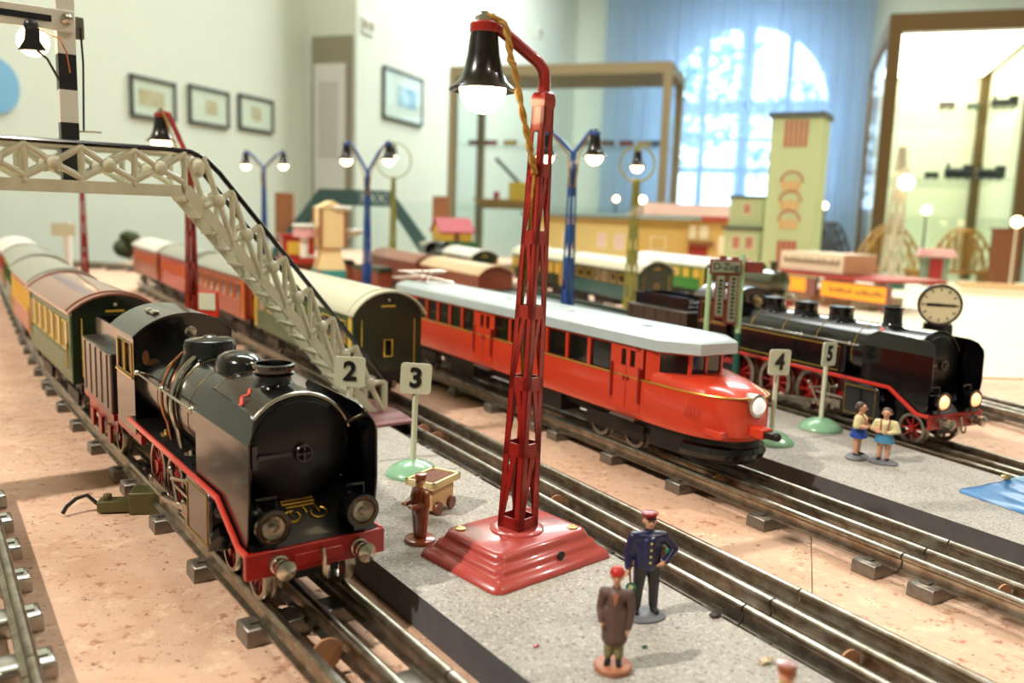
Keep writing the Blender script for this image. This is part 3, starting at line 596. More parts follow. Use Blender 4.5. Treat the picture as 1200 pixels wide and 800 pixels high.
def steam_engine(t, D=False):
    bk = 'black_enamel'; bz, br = (.0745,.0295) if not D else (.0745,.0300); back = -.235 if not D else -.285
    W_ = .0350
    # boiler and smokebox
    part('boiler',bk,t,lambda b: b.lathe([(.001,back-.01),(br,back-.01),(br,-.090),(br+.0010,-.089),(br+.0010,-.0275),(br*.93,-.0255),(.001,-.0255)],(0,0,bz),'x',48))
    door = part('smokebox_door','soot',t,lambda b: b.lathe([(.0265,-.0262),(.0262,-.0238),(.020,-.0215),(.010,-.0202),(.001,-.0200)],(0,0,bz),'x',40))
    part('door_wheel','black_enamel',door,lambda b: (b.ring((-.0178,0,bz),.0042,.0008,'x',20,6), b.lathe([(.0016,-.021),(.0014,-.0165),(.0004,-.016)],(0,0,bz),'x',10), b.box((-.0178,0,bz),(.001,.0084,.001)), b.box((-.0178,0,bz),(.001,.001,.0084))))
    part('door_hinge','black_enamel',door,lambda b: (b.b2(-.0222,-.0196,-.0235,-.005,bz-.001,bz+.001), b.b2(-.024,-.021,-.0262,-.0235,bz-.006,bz+.006)))
    part('smokebox_ring','nickel' if not D else bk,t,lambda b: b.ring((-.0258,0,bz),br+.0006,.0010,'x',40,8,a0=R(18),a1=R(162)))
    part('saddle',bk,t,lambda b: b.b2(-.085,-.032,-.016,.016,.036,.052))
    for x in ((-.098,-.122,-.150,-.192) if not D else (-.100,-.150,-.200,-.250)):
        part('boiler_band','band_dull' if not D else 'gold',t,lambda b: b.ring((x,0,bz),br+.0001,.00016 if not D else .0004,'x',48,5,a0=R(-15),a1=R(195)))
    cx = -.060 if not D else -.080
    ch = part('chimney',bk,t,lambda b: b.lathe([(.0145,bz+br-.0045),(.0120,bz+br-.0015),(.0095,bz+br+.0015),(.0092,bz+br+.0045),(.0108,bz+br+.005),(.0112,bz+br+.0062),(.0098,bz+br+.0066),(.0098,bz+br+.0085),(.0114,bz+br+.009),(.0116,bz+br+.0108),(.0098,bz+br+.0112),(.0092,bz+br+.006),(.001,bz+br+.005)] if not D else [(.0135,bz+br-.004),(.0095,bz+br+.001),(.0088,bz+br+.003),(.0086,bz+br+.015),(.0100,bz+br+.016),(.0104,bz+br+.0185),(.0082,bz+br+.0188),(.0080,bz+br+.008),(.001,bz+br+.007)],(cx,0,0),n=28))
    if not D:
        part('sand_dome',bk,t,lambda b: b.lathe([(.0165,bz+br-.008),(.0150,bz+br-.0055),(.0138,bz+br-.0015),(.0136,bz+br+.0030),(.0118,bz+br+.0064),(.0075,bz+br+.0086),(.003,bz+br+.0092),(.001,bz+br+.0093)],(-.118,0,0),n=28,sx=1.42,sy=.95))
        part('steam_dome',bk,t,lambda b: b.lathe([(.0200,bz+br-.008),(.0178,bz+br-.0035),(.0166,bz+br+.0012),(.0168,bz+br+.0055),(.0155,bz+br+.0086),(.012,bz+br+.0098),(.006,bz+br+.0102),(.0045,bz+br+.0106),(.003,bz+br+.0114),(.001,bz+br+.0116)],(-.175,0,0),n=28))
    else:
        for x in (-.145,-.195,-.245): part('dome',bk,t,lambda b: b.lathe([(.0150,bz+br-.005),(.0125,bz+br),(.0122,bz+br+.007),(.0130,bz+br+.0085),(.0125,bz+br+.0115),(.006,bz+br+.0125),(.001,bz+br+.0128)],(x,0,0),n=24))
        part('safety_valve','brass',t,lambda b: b.lathe([(.003,bz+br-.002),(.0025,bz+br+.006),(.0004,bz+br+.008)],(-.272,0,0),n=10))
    # red lightning mark
    for sg in ((-1,) if not D else (-1,)):
        zz = br+.0013
        fl = lambda b: ([b.rings([[Vector((x0,y0,z)),Vector((x1,y1,z)),Vector((x1+.0010,y1+.0006,z)),Vector((x0+.0010,y0+.0006,z))] for z in (zz-.001,zz)]) for x0,y0,x1,y1 in ((0,.004,.0010,0),(.0010,0,-.0022,.0014),(-.0022,.0014,-.0005,-.0050),(-.0005,-.0050,-.0028,-.0034),(-.0005,-.0050,.0018,-.0036))], b.xf(Matrix.Translation((cx+(.006 if not D else .004),0,bz)) @ Matrix.Rotation(R(37),4,'X') @ Matrix.Rotation(R(50),4,'Z') @ Matrix.Diagonal((1.7,1.7,1,1))))
        mat('mark_red',(226,84,58),.5); part('flash_mark','mark_red',t,fl)
    # running boards with red edge
    rb = .0500 if not D else .0520; rbx = -.046
    pr = [(back-.012,rb-.0035),(back-.012,rb),(rbx,rb),(-.0135,.0335),(-.001,.0335),(-.001,.0300),(-.0152,.0300),(rbx-.0015,rb-.0035)]
    for sg in (-1,1):
        part('red_edge','red_edge',t,lambda b: b.prism(pr,'xz',sg*W_,sg*(W_+.0022)),bevel=.0006)
        pr2 = [(back-.012,rb-.0022),(back-.012,rb-.0004),(rbx,rb-.0004),(-.014,.0332),(-.006,.0332),(-.006,.0315),(-.015,.0315),(rbx-.001,rb-.0022)]
        part('running_board','soot',t,lambda b: b.prism(pr2,'xz',sg*.012,sg*W_))
        tp = part('tread_plate','black_matte',t,lambda b: [b.box((x*.0022-.215+.05,sg*(.0205+.0022*j),rb+.0001),(.0013,.0013,.0010)) for x in range(27) for j in range(6)]) if not D else None
        if not D:
            part('oil_cap','brass',t,lambda b: b.lathe([(.0042,rb-.0004),(.0040,rb+.0006),(.0018,rb+.001),(.0016,rb+.0028),(.0004,rb+.003)],(-.185,sg*.026,0),n=14))
            part('oil_cap','nickel',t,lambda b: b.lathe([(.0050,rb-.0004),(.0048,rb+.0008),(.0018,rb+.001),(.0016,rb+.0028),(.0004,rb+.003)],(-.128,sg*.026,0),n=14))
    # smoke deflectors, upper strip folded inwards
    dx0 = -.089 if not D else -.082
    for sg in (-1,1):
        yo, yt = sg*.0345, sg*.0285
        lo = [(dx0,rb+.0005),(dx0,.086),(-.0035,.086),(-.0030,.060),(-.0065,.0340),(-.0142,.0340),(rbx,rb+.0005)]
        up = [(dx0,.086),(dx0+.002,.096),(dx0+.010,.1005),(-.016,.0990),(-.008,.0965),(-.0035,.0905),(-.0035,.086)]
        def dfl(b):
            th = -sg*.0010
            b.rings([[Vector((x,yo,z)) for x,z in lo],[Vector((x,yo+th,z)) for x,z in lo]])
            f = lambda x,z: yo+(yt-yo)*(z-.086)/.0145
            b.rings([[Vector((x,f(x,z),z)) for x,z in up],[Vector((x,f(x,z)+th,z)) for x,z in up]])
        part('smoke_deflector',bk,t,dfl)
        if not D: part('deflector_stay','nickel',t,lambda b: b.cyl((-.012,sg*.0300,.093),(-.024,sg*.0265,bz+.012),.0009,n=6))
    # front apron, beam, lamps, buffers, hook
    part('apron','soot',t,lambda b: b.prism([(-.040,.034),(-.040,.052),(-.028,.050),(-.004,.0345),(-.002,.0330),(-.002,.030)],'xz',-.0335,.0335))
    bw = .0375 if not D else .0345
    beam = part('buffer_beam','red_paint',t,lambda b: b.b2(-.0035,0,-bw,bw,.0195,.0328),bevel=.0006)
    part('beam_rib','red_paint',beam,lambda b: b.b2(-.0005,.0008,-.013,.013,.0225,.0285),bevel=.0004)
    buffers(t,0,.0215,.0262,1)
    part('coupling_hook','nickel',t,lambda b: b.tube([(.0008,.001,.030),(.004,.001,.030),(.0052,.001,.026),(.0052,.001,.0195),(.0065,.001,.0165),(.0090,.001,.0172),(.0095,.001,.0205),(.0092,.001,.0235)],.0010,8))
    for sg in (-1,1):
        lx, ly, lz = .0015, sg*(.0240 if not D else .0215), .0450
        lm = part('headlamp',bk,t,lambda b: b.lathe([(.001,-.016),(.006,-.0155),(.0083,-.012),(.0083,-.002),(.0090,-.0015),(.0090,.0005),(.0074,.0006),(.0070,-.002),(.001,-.003)],(lx,ly,lz),'x',28))
        part('lens_ring','bronze',lm,lambda b: b.ring((lx+.0002,ly,lz),.0072,.0006,'x',28,6))
        part('lens','lens_clear' if not D else 'headlamp',lm,lambda b: b.lathe([(.0068,-.0008),(.0055,.0016),(.003,.0030),(.0004,.0034)],(lx,ly,lz),'x',24))
        if not D: part('reflector','reflector',lm,lambda b: (b.lathe([(.0066,-.0010),(.0045,-.0024),(.0004,-.0029)],(lx,ly,lz),'x',20), b.ball((lx-.001,ly,lz),(.0016,.0020,.0020),10)))
        part('handle',bk,lm,lambda b: b.tube([(lx-.010,ly-.005,lz+.007),(lx-.010,ly-.005,lz+.0118),(lx-.010,ly+.005,lz+.0118),(lx-.010,ly+.005,lz+.007)],.0009,6))
        part('lamp_foot',bk,t,lambda b: b.b2(lx-.012,lx-.004,ly-.003,ly+.003,.0335,lz-.007))
    if not D:                                # gold bicycle-like emblem standing on the sloped apron
        n_ = Vector((.0155,0,.024)).normalized(); ex = Vector((0,1,0)); ez = Vector((-.024,0,.0155)).normalized()
        O = Vector((-.0190,-.0005,.0440))+n_*.0006
        E_ = lambda x,y: O+ex*x*.00118+ez*y*.00092
        def emblem(b):
            for cxx, a0, a1 in ((-6.2,R(70),R(400)),(6.2,R(140),R(420))):
                b.tube([E_(cxx+3.6*math.cos(a0+(a1-a0)*i/18),-4+3.6*math.sin(a0+(a1-a0)*i/18)) for i in range(19)],.00058,6)
            for p in (((-6.2,-4),(-7.4,2.6),(5.5,2.6),(6.6,-4)),((0,2.6),(.8,-3.0))): b.tube([E_(*q) for q in p],.00058,6)
            b.tube([E_(-8.4,4.6),E_(-8.4,7.4),E_(6.4,7.4)],.00058,6); b.tube([E_(-8.4,4.8),E_(6.4,4.8)],.00058,6); b.tube([E_(-3,9.6),E_(3,9.6)],.0004,6)
        part('emblem','gold',t,emblem)
    # cylinders, motion, wheels
    rdr = .0195 if not D else .0250; dws = (-.128,-.172,-.216) if not D else (-.152,-.210,-.268)
    for sg in (-1,1):
        c = part('cylinder',bk,t,lambda b: b.prism([(-.100,.0475),(-.060,.0475),(-.056,.044),(-.056,.020),(-.060,.0135),(-.096,.0135),(-.100,.020)],'xz',sg*.024,sg*.0375),bevel=.0012)
        for zz, rr in ((.0380,.0048),(.0225,.0070)): part('cylinder_cover',bk,c,lambda b: b.lathe([(rr,0),(rr,.0020),(rr*.75,.0032),(rr*.3,.0036),(.0004,.0040)],(-.0562,sg*.0308,zz),'x',18))
        part('lining','gold',c,lambda b: (b.tube([(x_,sg*.0377,.0445) for x_ in (-.097,-.060)]+[(-.060,sg*.0377,.0170),(-.097,sg*.0377,.0170),(-.097,sg*.0377,.0445)],.00035,5)))
        y = sg*.0222
        for x in dws: wheel(t,x,y,rdr,face=sg,name='driving_wheel')
        for x in ((-.021,-.062) if not D else (-.027,-.078)): wheel(t,x,y,.0122 if not D else .0145,face=sg,spokes=8)
        yr = sg*.0285
        part('coupling_rod','steel',t,lambda b: (b.b2(dws[-1]-.004,dws[0]+.004,yr-.0011,yr+.0011,.0085,.0135),[b.lathe([(.0038,-.0018),(.0038,.0018)],(x,yr,.011),'y',12) for x in dws]),bevel=.0004)
        yq = sg*.0325
        part('connecting_rod','steel',t,lambda b: (b.cyl((dws[1],yq,.0110),(-.108,yq,.0215),.0022,.0018,8), b.lathe([(.004,-.0016),(.004,.0016)],(dws[1],yq,.011),'y',12), b.b2(-.116,-.104,yq-.003,yq+.003,.0175,.0255)))
        part('piston_rod','nickel',t,lambda b: (b.cyl((-.125,yq,.0225),(-.098,yq,.0225),.0014), b.b2(-.140,-.098,yq-.001,yq+.001,.0275,.0295)))
        part('valve_gear','steel',t,lambda b: (b.cyl((-.150,yq,.030),(-.112,yq,.0385),.0013), b.cyl((-.134,yq,.013),(-.150,yq,.036),.0013), b.ball((-.150,yq,.036),.0028,10), b.ball((-.112,yq,.0385),.0028,10)))
        part('frame_plate','red_wheel',t,lambda b: b.b2(back-.01,-.108,sg*.0150,sg*.0165,.012,.047))
    part('chassis','dark_frame',t,lambda b: (b.b2(back-.02,-.045,-.0145,.0145,.012,.048), b.b2(-.045,-.008,-.0145,.0145,.012,.030)))
    if D:
        part('ash_pan','dark_frame',t,lambda b: b.b2(back-.03,back+.02,-.028,.028,.016,.046))
    # pipes and hand rail
    for sg in (-1,1):
        if not D:
            arcs = [(-.148,.0026,'nickel'),(-.172,.0018,'copper')]
            for x, r_, m_ in arcs:
                part('steam_pipe',m_,t,lambda b: b.tube([(x-.012*(1-k/14)*0-(.016*(1-k/14)**2),sg*(br+.0020)*math.sin(R(24+92*k/14)),bz+(br+.0020)*math.cos(R(24+92*k/14))) for k in range(15)]+[(x+.004,sg*.0275,rb)],r_*.62,8))
        y = sg*(br+.0040); zz = bz+.0095
        hr = part('hand_rail','nickel',t,lambda b: b.cyl((back+.004,y,zz),(-.088,y,zz),.0009,n=8))
        for x in (back+.006,-.165,-.100): part('rail_stanchion','nickel',hr,lambda b: (b.ball((x,y,zz),.0021,10), b.cyl((x,y,zz),(x,sg*(br-.001),zz-.001),.0008,n=6)))
    if D:
        for sg in (-1,1):
            y = sg*.0335
            sp = part('side_panel',bk,t,lambda b: b.b2(-.275,-.105,sg*.024,y,rb,.0835),bevel=.002)
            part('lining','gold',sp,lambda b: b.tube([(-.272,y+sg*.0003,.055),(-.112,y+sg*.0003,.055),(-.112,y+sg*.0003,.0795),(-.272,y+sg*.0003,.0795)],.0005,5))
    # cab
    c0, c1 = back, back-.056; cw = .0340; zt = .1095; zc = .1235
    for sg in (-1,1):
        side = part('cab_side',bk,t,lambda b: (b.b2(c1,c0,sg*cw,sg*(cw-.0012),.0385,.0800), b.b2(c1,c0,sg*cw,sg*(cw-.0012),.1020,zt), b.b2(c0-.006,c0,sg*cw,sg*(cw-.0012),.080,.102), b.b2(c0-.029,c0-.026,sg*cw,sg*(cw-.0012),.080,.102), b.b2(c1,c1+.008,sg*cw,sg*(cw-.0012),.080,.102)))
        for x0, x1 in ((c0-.026,c0-.006),(c1+.008,c0-.029)):
            fr = part('window_frame','brass',side,lambda b: b.tube([(x0,sg*(cw+.0003),.080),(x1,sg*(cw+.0003),.080),(x1,sg*(cw+.0003),.102),(x0,sg*(cw+.0003),.102),(x0,sg*(cw+.0003),.080)],.0007,6))
            part('pane','glass_dark',fr,lambda b: b.b2(x0,x1,sg*(cw-.0014),sg*(cw-.0010),.080,.102))
        part('cab_step','brass',side,lambda b: b.b2(c1+.002,c0-.002,sg*cw,sg*(cw+.0014),.0775,.0790))
        part('cab_valance','red_wheel',t,lambda b: b.b2(c1-.004,c0+.012,sg*.030,sg*.0335,.034,.0405))
    fw = part('cab_front',bk,t,lambda b: b.prism([(-cw,.042)]+arcpoly(cw,zt,zc-.001)+[(cw,.042)],'yz',c0-.0012,c0))
    for sg in (-1,1): part('spectacle','glass_dark' if D else 'copper',fw,lambda b: b.lathe([(.0042,0),(.0042,.0005)],(c0,sg*.0262,.0930),'x',14,sx=.55,sy=1.25))
    part('whistle','nickel',fw,lambda b: b.lathe([(.0042,0),(.0042,.003),(.0015,.004)],(c0,.004,bz+br+.006),'x',14))
    rf = arch_roof(t,'cab_roof',c1-.010,c0+.006,cw+.0018,zt-.0005,zc+.0008,.0016)
    for x in (c0-.016,c0-.030): part('roof_vent','nickel' if not D else bk,rf,lambda b: b.box((x,-.016,zc-.0005),(.010,.005,.0022),rx=R(14)),bevel=.0008)
    part('backhead','black_matte',t,lambda b: b.b2(c1+.002,c0-.012,-.026,.026,.042,.092))
mat('cab_roof',(44,38,36),.28,.1,.5)
def tender(t, L=.112, low=False):
    bk = 'black_enamel'; W_ = .0345
    part('tank','tender_side',t,lambda b: b.b2(-L,0,-W_,W_,.0365,.0845),bevel=.0015)
    for sg in (-1,1):
        for k in range(5): part('panel_rib','tender_side',t,lambda b: b.cyl((-.012-k*(L-.024)/4,sg*(W_+.0002),.040),(-.012-k*(L-.024)/4,sg*(W_+.0002),.082),.0006,n=6))
        part('coal_side',bk,t,lambda b: b.b2(-L+.004,-.012,sg*.0225,sg*.0240,.084,.1010))
        for x in (-.022,-.056,-.090): wheel(t,x*L/.112,sg*.0222,.0128,face=sg,spokes=8)
        part('frame','red_wheel',t,lambda b: (b.b2(-L,0,sg*.0285,sg*.0305,.022,.0340), [b.b2(x*L/.112-.006,x*L/.112+.006,sg*.0305,sg*.0330,.010,.024) for x in (-.022,-.056,-.090)]))
    part('coal_end',bk,t,lambda b: (b.b2(-L+.004,-L+.0055,-.0225,.0225,.084,.101)))
    part('coal','soot',t,lambda b: (b.b2(-L+.006,-.014,-.022,.022,.084,.089),[b.ball((random.uniform(-L+.012,-.02),random.uniform(-.018,.018),.0895),random.uniform(.003,.0055),6) for k in range(40)]))
    part('underframe','red_wheel',t,lambda b: b.b2(-L-.003,.004,-.034,.034,.0325,.0368)); part('chassis','dark_frame',t,lambda b: b.b2(-L+.004,-.004,-.014,.014,.012,.033))
    buffers(t,-L-.003,.0215,.0300,-1)
mat('tender_side',(64,50,42),.32,.1,.5)
def vehicle(name, lab, cat, P, s, grp): p, rz = P.frame(s, RT); return thing(name, lab, cat, p, rz, grp)
t = vehicle('steam_engine','black toy steam engine with smoke deflectors, red buffer beam and gold emblem','train engine',PA,0,'toy steam engines'); steam_engine(t); ENG = t
t = vehicle('tender','brown-black ribbed coal tender coupled behind the engine with the gold emblem','tender',PA,.312,'tenders'); tender(t)
t = vehicle('steam_engine','big black toy steam engine with lit headlamps and gold-lined side panels','train engine',PD,.012,'toy steam engines'); steam_engine(t,True)
t = vehicle('tender','black coal tender behind the big engine with lit headlamps','tender',PD,.375,'tenders'); tender(t,.135)
# ---- carriages
def carriage(t, L, W_, zb, zs, zc, body, roof, win, frame, nwin, wz, doors=2, lower=None, end_win=True, planks=0, wheel_r=.0125, endcol=None, ribs=True, over=.006):
    """x from -L (far) to 0 (near end)"""
    side = body
    for sg in (-1,1):
        s = part('side_wall',side,t,lambda b: b.b2(-L,0,sg*W_,sg*(W_-.0015),zb,zs+.002))
        if lower: part('lower_panel',lower,s,lambda b: b.b2(-L+.001,-.001,sg*W_,sg*(W_+.0006),zb,zb+(wz[0]-zb)*.85))
        pitch = (L-.03)/nwin; src = None
        for i in range(nwin):
            x = -.015-(i+.5)*pitch; y = sg*W_; ww = pitch*.62
            f = part('window',frame,s,lambda b: b.tube([(x-ww/2,y+sg*.0004,wz[0]),(x+ww/2,y+sg*.0004,wz[0]),(x+ww/2,y+sg*.0004,wz[1]),(x-ww/2,y+sg*.0004,wz[1]),(x-ww/2,y+sg*.0004,wz[0])],.0010,5))
            part('pane',win,f,lambda b: b.b2(x-ww/2,x+ww/2,y-sg*.0002,y+sg*.0004,wz[0],wz[1]))
        for xd in ((-.010,-L+.010) if doors == 2 else ()):
            part('door',lower or frame,s,lambda b: b.b2(xd-.0055,xd+.0055,sg*W_,sg*(W_+.0008),zb+.002,zs-.004)); part('door_handle','gold',s,lambda b: b.cyl((xd-.008,sg*(W_+.002),zb+.012),(xd-.008,sg*(W_+.002),zb+.036),.0007,n=6))
        for k in range(planks):
            x = -L+(k+.5)*L/planks; part('plank',side,s,lambda b: b.b2(x-L/planks*.46,x+L/planks*.46,sg*W_,sg*(W_+.0008),zb+.001,zs))
        for x in (-.045,-.072,-L+.072,-L+.045) if L > .22 else (-.05,-L+.05): wheel(t,x,sg*.0222,wheel_r,'dark_frame',8,sg)
        [part('bogie_frame','dark_frame',t,lambda b: b.b2(x-.030,x+.030,sg*.027,sg*.029,.008,.020)) for x in ((-.058,-L+.058) if L > .22 else (-.05,-L+.05))]
    for x, d in ((0,.0015),(-L,-.0015)):
        e = part('end_wall',endcol or body,t,lambda b: b.prism([(-W_,zb)]+arcpoly(W_,zs,zc-.0016)+[(W_,zb)],'yz',x-d,x))
        if end_win:
            f = part('end_window',frame,e,lambda b: b.tube([(x+d*.3,a,c) for a,c in ((-.0045,wz[0]-.012),(.0045,wz[0]-.012),(.0045,wz[0]+.006),(-.0045,wz[0]+.006),(-.0045,wz[0]-.012))],.0009,5))
            part('pane','glass_dark',f,lambda b: b.b2(x,x+d*.3,-.0045,.0045,wz[0]-.012,wz[0]+.006))
            for sg in (-1,1): part('end_post',frame,e,lambda b: b.cyl((x+d*.6,sg*W_*.78,zb+.006),(x+d*.6,sg*W_*.78,zs-.006),.0006,n=5))
            part('end_lamp','nickel',e,lambda b: b.ball((x+d,0,zc-.010),.0022,8)); part('number_plate',frame,e,lambda b: b.b2(x,x+d*.4,-.008,.008,zc-.0175,zc-.0155))
    arch_roof(t,roof,-L-over,over,W_+.0035,zs,zc+.0006,.0020,ribs=(-L+.012,-.010) if ribs else ())
    part('underframe','dark_frame',t,lambda b: (b.b2(-L,0,-.029,.029,zb-.008,zb), b.b2(-L*.62,-L*.38,-.024,.024,zb-.018,zb-.008)))
    [part('buffer_beam','dark_frame',t,lambda b: b.b2(x-.002,x+.002,-.031,.031,zb-.010,zb-.001)) for x in (0,-L)]
    buffers(t,.002,.0215,zb-.006,1,'gunmetal',.85); buffers(t,-L-.002,.0215,zb-.006,-1,'gunmetal',.85)
mat('car_green',(40,84,34),.4,0,.12,var=.2,vscale=25); mat('car_dkgreen',(26,44,24),.35,0,.4,var=.2,vscale=25); mat('car_teal',(36,86,84),.35,0,.3); mat('car_bright',(46,128,42),.35,0,.3)
mat('car_yellow',(216,176,70),.4); mat('car_orange',(164,64,32),.38,0,.2,var=.2,vscale=20); mat('car_red',(176,46,30),.38,0,.2); mat('car_amber',(212,112,48),.4); mat('car_brown',(136,66,42),.45,0,.15,var=.2,vscale=20)
mat('roof_cream',(214,212,184),.3,0,.3); mat('roof_grey',(150,148,132),.28,0,.4); mat('roof_brown',(150,92,72),.22,0,.5); mat('roof_tan',(214,184,140),.3,0,.3); mat('roof_mar',(146,90,66),.35,0,.3); mat('roof_white',(224,222,210),.35,0,.3)
GA, GB, GD, GE = 'carriages behind the engine with the gold emblem','carriages of the train ending in the green carriage','wagons behind the big black engine','far carriages before the station'
t = vehicle('carriage','green and yellow carriage with a shiny brown roof, right behind the ribbed tender','carriage',PA,.462,GA); carriage(t,.275,.0365,.034,.100,.1165,'car_green','roof_brown','glass_dark','car_yellow',6,(.062,.088),lower='car_green',endcol='car_dkgreen')
t = vehicle('carriage','orange and yellow carriage with a greyish brown roof, second behind the ribbed tender','carriage',PA,.768,GA); carriage(t,.29,.0365,.034,.100,.1165,'car_orange','roof_grey','car_yellow','car_yellow',6,(.062,.088),endcol='car_dkgreen')
t = vehicle('carriage','green and yellow carriage with a dull grey roof, third behind the ribbed tender','carriage',PA,1.09,GA); carriage(t,.34,.0365,.034,.100,.1165,'car_yellow','roof_grey','glass_dark','car_green',7,(.062,.088),lower='car_green',endcol='car_dkgreen')
t = vehicle('carriage','far brown carriage with a white roof at the tail of the curved train','carriage',PA,1.47,GA); carriage(t,.36,.0365,.034,.100,.1165,'car_brown','roof_white','glass_dark','car_orange',7,(.062,.088))
t = vehicle('carriage','dark green carriage with a cream arched roof and gold-lined end door','carriage',PB,.585,GB); carriage(t,.40,.0385,.030,.092,.1165,'car_green','roof_cream','glass_dark','car_yellow',8,(.058,.082),endcol='car_dkgreen')
for k, (s, L, rf, bd, ww, lab) in enumerate(((1.03,.34,'roof_grey','car_orange','car_yellow','orange-brown carriage with amber window frames and a grey roof, next to the cream-roofed carriage'),(1.40,.32,'roof_grey','car_red','car_yellow','red carriage with orange windows and a grey roof, behind the red lamp mast'),(1.75,.34,'roof_white','car_orange','car_orange','reddish brown carriage with a white roof, farthest of the curved red train'))):
    t = vehicle('carriage',lab,'carriage',PB,s,GB); carriage(t,L,.0375,.032,.096,.1135,bd,rf,'glass_dark' if k == 0 else 'car_amber','car_amber' if k == 0 else bd,7,(.060,.084))
t = vehicle('goods_van','brown planked van with a tan roof, behind the big red lamp mast','wagon',PD,1.03,GD); carriage(t,.325,.0365,.028,.082,.1005,'car_brown','roof_tan','car_brown','car_brown',1,(.05,.06),doors=0,end_win=False,planks=14)
t = vehicle('goods_van','brown planked van with a dark brown roof, next to the tan-roofed van','wagon',PD,1.40,GD); carriage(t,.36,.0365,.028,.082,.1005,'car_brown','roof_mar','car_brown','car_brown',1,(.05,.06),doors=0,end_win=False,planks=14)
mat('gond_green',(34,54,34),.45,0,.2,var=.2,vscale=20)
t = vehicle('gondola_wagon','low dark green open wagon with ribbed sides, behind the big black tender','wagon',PD,.545,GD); L = .44
for sg in (-1,1):
    part('side_wall','gond_green',t,lambda b: b.b2(-L,0,sg*.036,sg*.0345,.028,.058)); part('top_rail','gond_green',t,lambda b: b.b2(-L,0,sg*.037,sg*.0335,.056,.059))
    for k in range(9): part('stake','gond_green',t,lambda b: b.b2(-L+.01+k*(L-.02)/8-.0025,-L+.01+k*(L-.02)/8+.0025,sg*.036,sg*.0378,.028,.058))
    for x in (-.05,-.078,-L+.078,-L+.05): wheel(t,x,sg*.0222,.0125,'dark_frame',8,sg)
for x in (0,-L): part('end_wall','gond_green',t,lambda b: b.b2(x-.001,x+.001,-.036,.036,.028,.058))
part('floor_board','dark_frame',t,lambda b: b.b2(-L,0,-.035,.035,.024,.030)); part('tarpaulin','gond_green',t,lambda b: b.prism([(-.033,.050),(.033,.050),(.02,.055),(-.02,.055)],'yz',-L+.004,-.004))
t = vehicle('carriage','teal carriage with cream-framed windows and a cream roof, by the olive ring lamp','carriage',PE,.800,GE); carriage(t,.36,.0385,.030,.094,.1165,'car_dkgreen','roof_cream','glass_dark','car_yellow',8,(.064,.084),lower='car_teal',endcol='car_dkgreen')
t = vehicle('carriage','olive carriage with yellow windows and a grey-cream roof, behind the teal carriage','carriage',PE,1.19,GE); carriage(t,.36,.0385,.030,.094,.1165,'car_dkgreen','roof_cream','car_yellow','car_yellow',8,(.060,.086),endcol='car_dkgreen')
t = vehicle('carriage','bright green carriage with a white roof, behind the destination board','carriage',PF,.23,GE); carriage(t,.36,.0385,.030,.090,.1105,'car_bright','roof_white','car_yellow','car_yellow',7,(.060,.082),endcol='car_dkgreen')
# simpler dark engine types further back
def far_engine(t, body, L=.24, roof=True):
    part('boiler',body,t,lambda b: b.lathe([(.001,-L*.7),(.028,-L*.7),(.028,-.02),(.026,-.018),(.001,-.012)],(0,0,.070),'x',28))
    part('chimney',body,t,lambda b: b.lathe([(.013,.094),(.008,.100),(.008,.112),(.0105,.113),(.0105,.117),(.001,.116)],(-.045,0,0),n=18))
    for x in (-.09,-.135): part('dome',body,t,lambda b: b.lathe([(.014,.093),(.012,.100),(.011,.107),(.005,.111),(.001,.1115)],(x,0,0),n=18))
    part('running_board',body,t,lambda b: b.b2(-L,0,-.034,.034,.040,.045)); part('buffer_beam','red_paint',t,lambda b: b.b2(-.003,0,-.034,.034,.02,.034)); buffers(t,0,.0215,.027,1)
    part('chassis','dark_frame',t,lambda b: b.b2(-L,-.006,-.015,.015,.01,.042))
    cab = part('cab',body,t,lambda b: b.prism([(-.033,.040)]+arcpoly(.033,.100,.112)+[(.033,.040)],'yz',-L,-L*.7)); arch_roof(t,'roof_grey' if roof else body,-L-.006,-L*.7+.006,.036,.100,.114,.002)
    for sg in (-1,1):
        part('cab_window','glass_dark',cab,lambda b: b.b2(-L*.92,-L*.78,sg*.033,sg*.0334,.078,.096))
        for x in (-.03,-.075,-.12,-.165): wheel(t,x,sg*.0222,.0165,face=sg)
        for yy in (.024,): part('headlamp','nickel',t,lambda b: b.lathe([(.006,-.008),(.006,0),(.003,.002)],(.002,sg*yy,.042),'x',12))
mat('engine_olive',(58,58,34),.22,.1,.6)
t = vehicle('steam_engine','dark olive toy engine with bright roof highlights, in front of the station canopy','train engine',PF,-.03,'toy steam engines'); far_engine(t,'engine_olive')
t = vehicle('steam_engine','far black toy engine standing before the small red-roofed cottage','train engine',PG,0,'toy steam engines'); far_engine(t,'black_enamel',.24)
t = vehicle('carriage','far dark carriage with a white roof, behind the far black engine','carriage',PG,-.30,GE); carriage(t,.26,.036,.03,.09,.108,'car_dkgreen','roof_white','car_yellow','car_yellow',5,(.06,.08))
# ------------------------------------------------------------------ red railcar
t = vehicle('railcar','long shiny orange-red railcar with a pale grey roof and rounded nose','railcar',PC,.004,'railcars'); RC = t
W_ = .0385; XB = -.690; XN = 0.0
def plan(w, xs, xn, n=9, p=2.55):              # half outline near->nose: superellipse from (xs,w) to (xn,0)
    pts = [(xs+(xn-xs)*math.sin(math.pi/2*i/n)**(2/p), w*math.cos(math.pi/2*i/n)**(2/p)) for i in range(n+1)]
    return pts
def outline(w, xs, xn, xb, xbs): 
    f = plan(w,xs,xn); r = [(xbs-(x-xs)*(xbs-xb)/(xn-xs), y) for x,y in f]
    pts = [(x,-y) for x,y in f]+[(x,y) for x,y in reversed(f[:-1])]
    pts += [(x,y) for x,y in r]+[(x,-y) for x,y in reversed(r[:-1])]
    return pts
zs0, zbelt, zwin, zroof = .0310, .0660, .0905, .0925
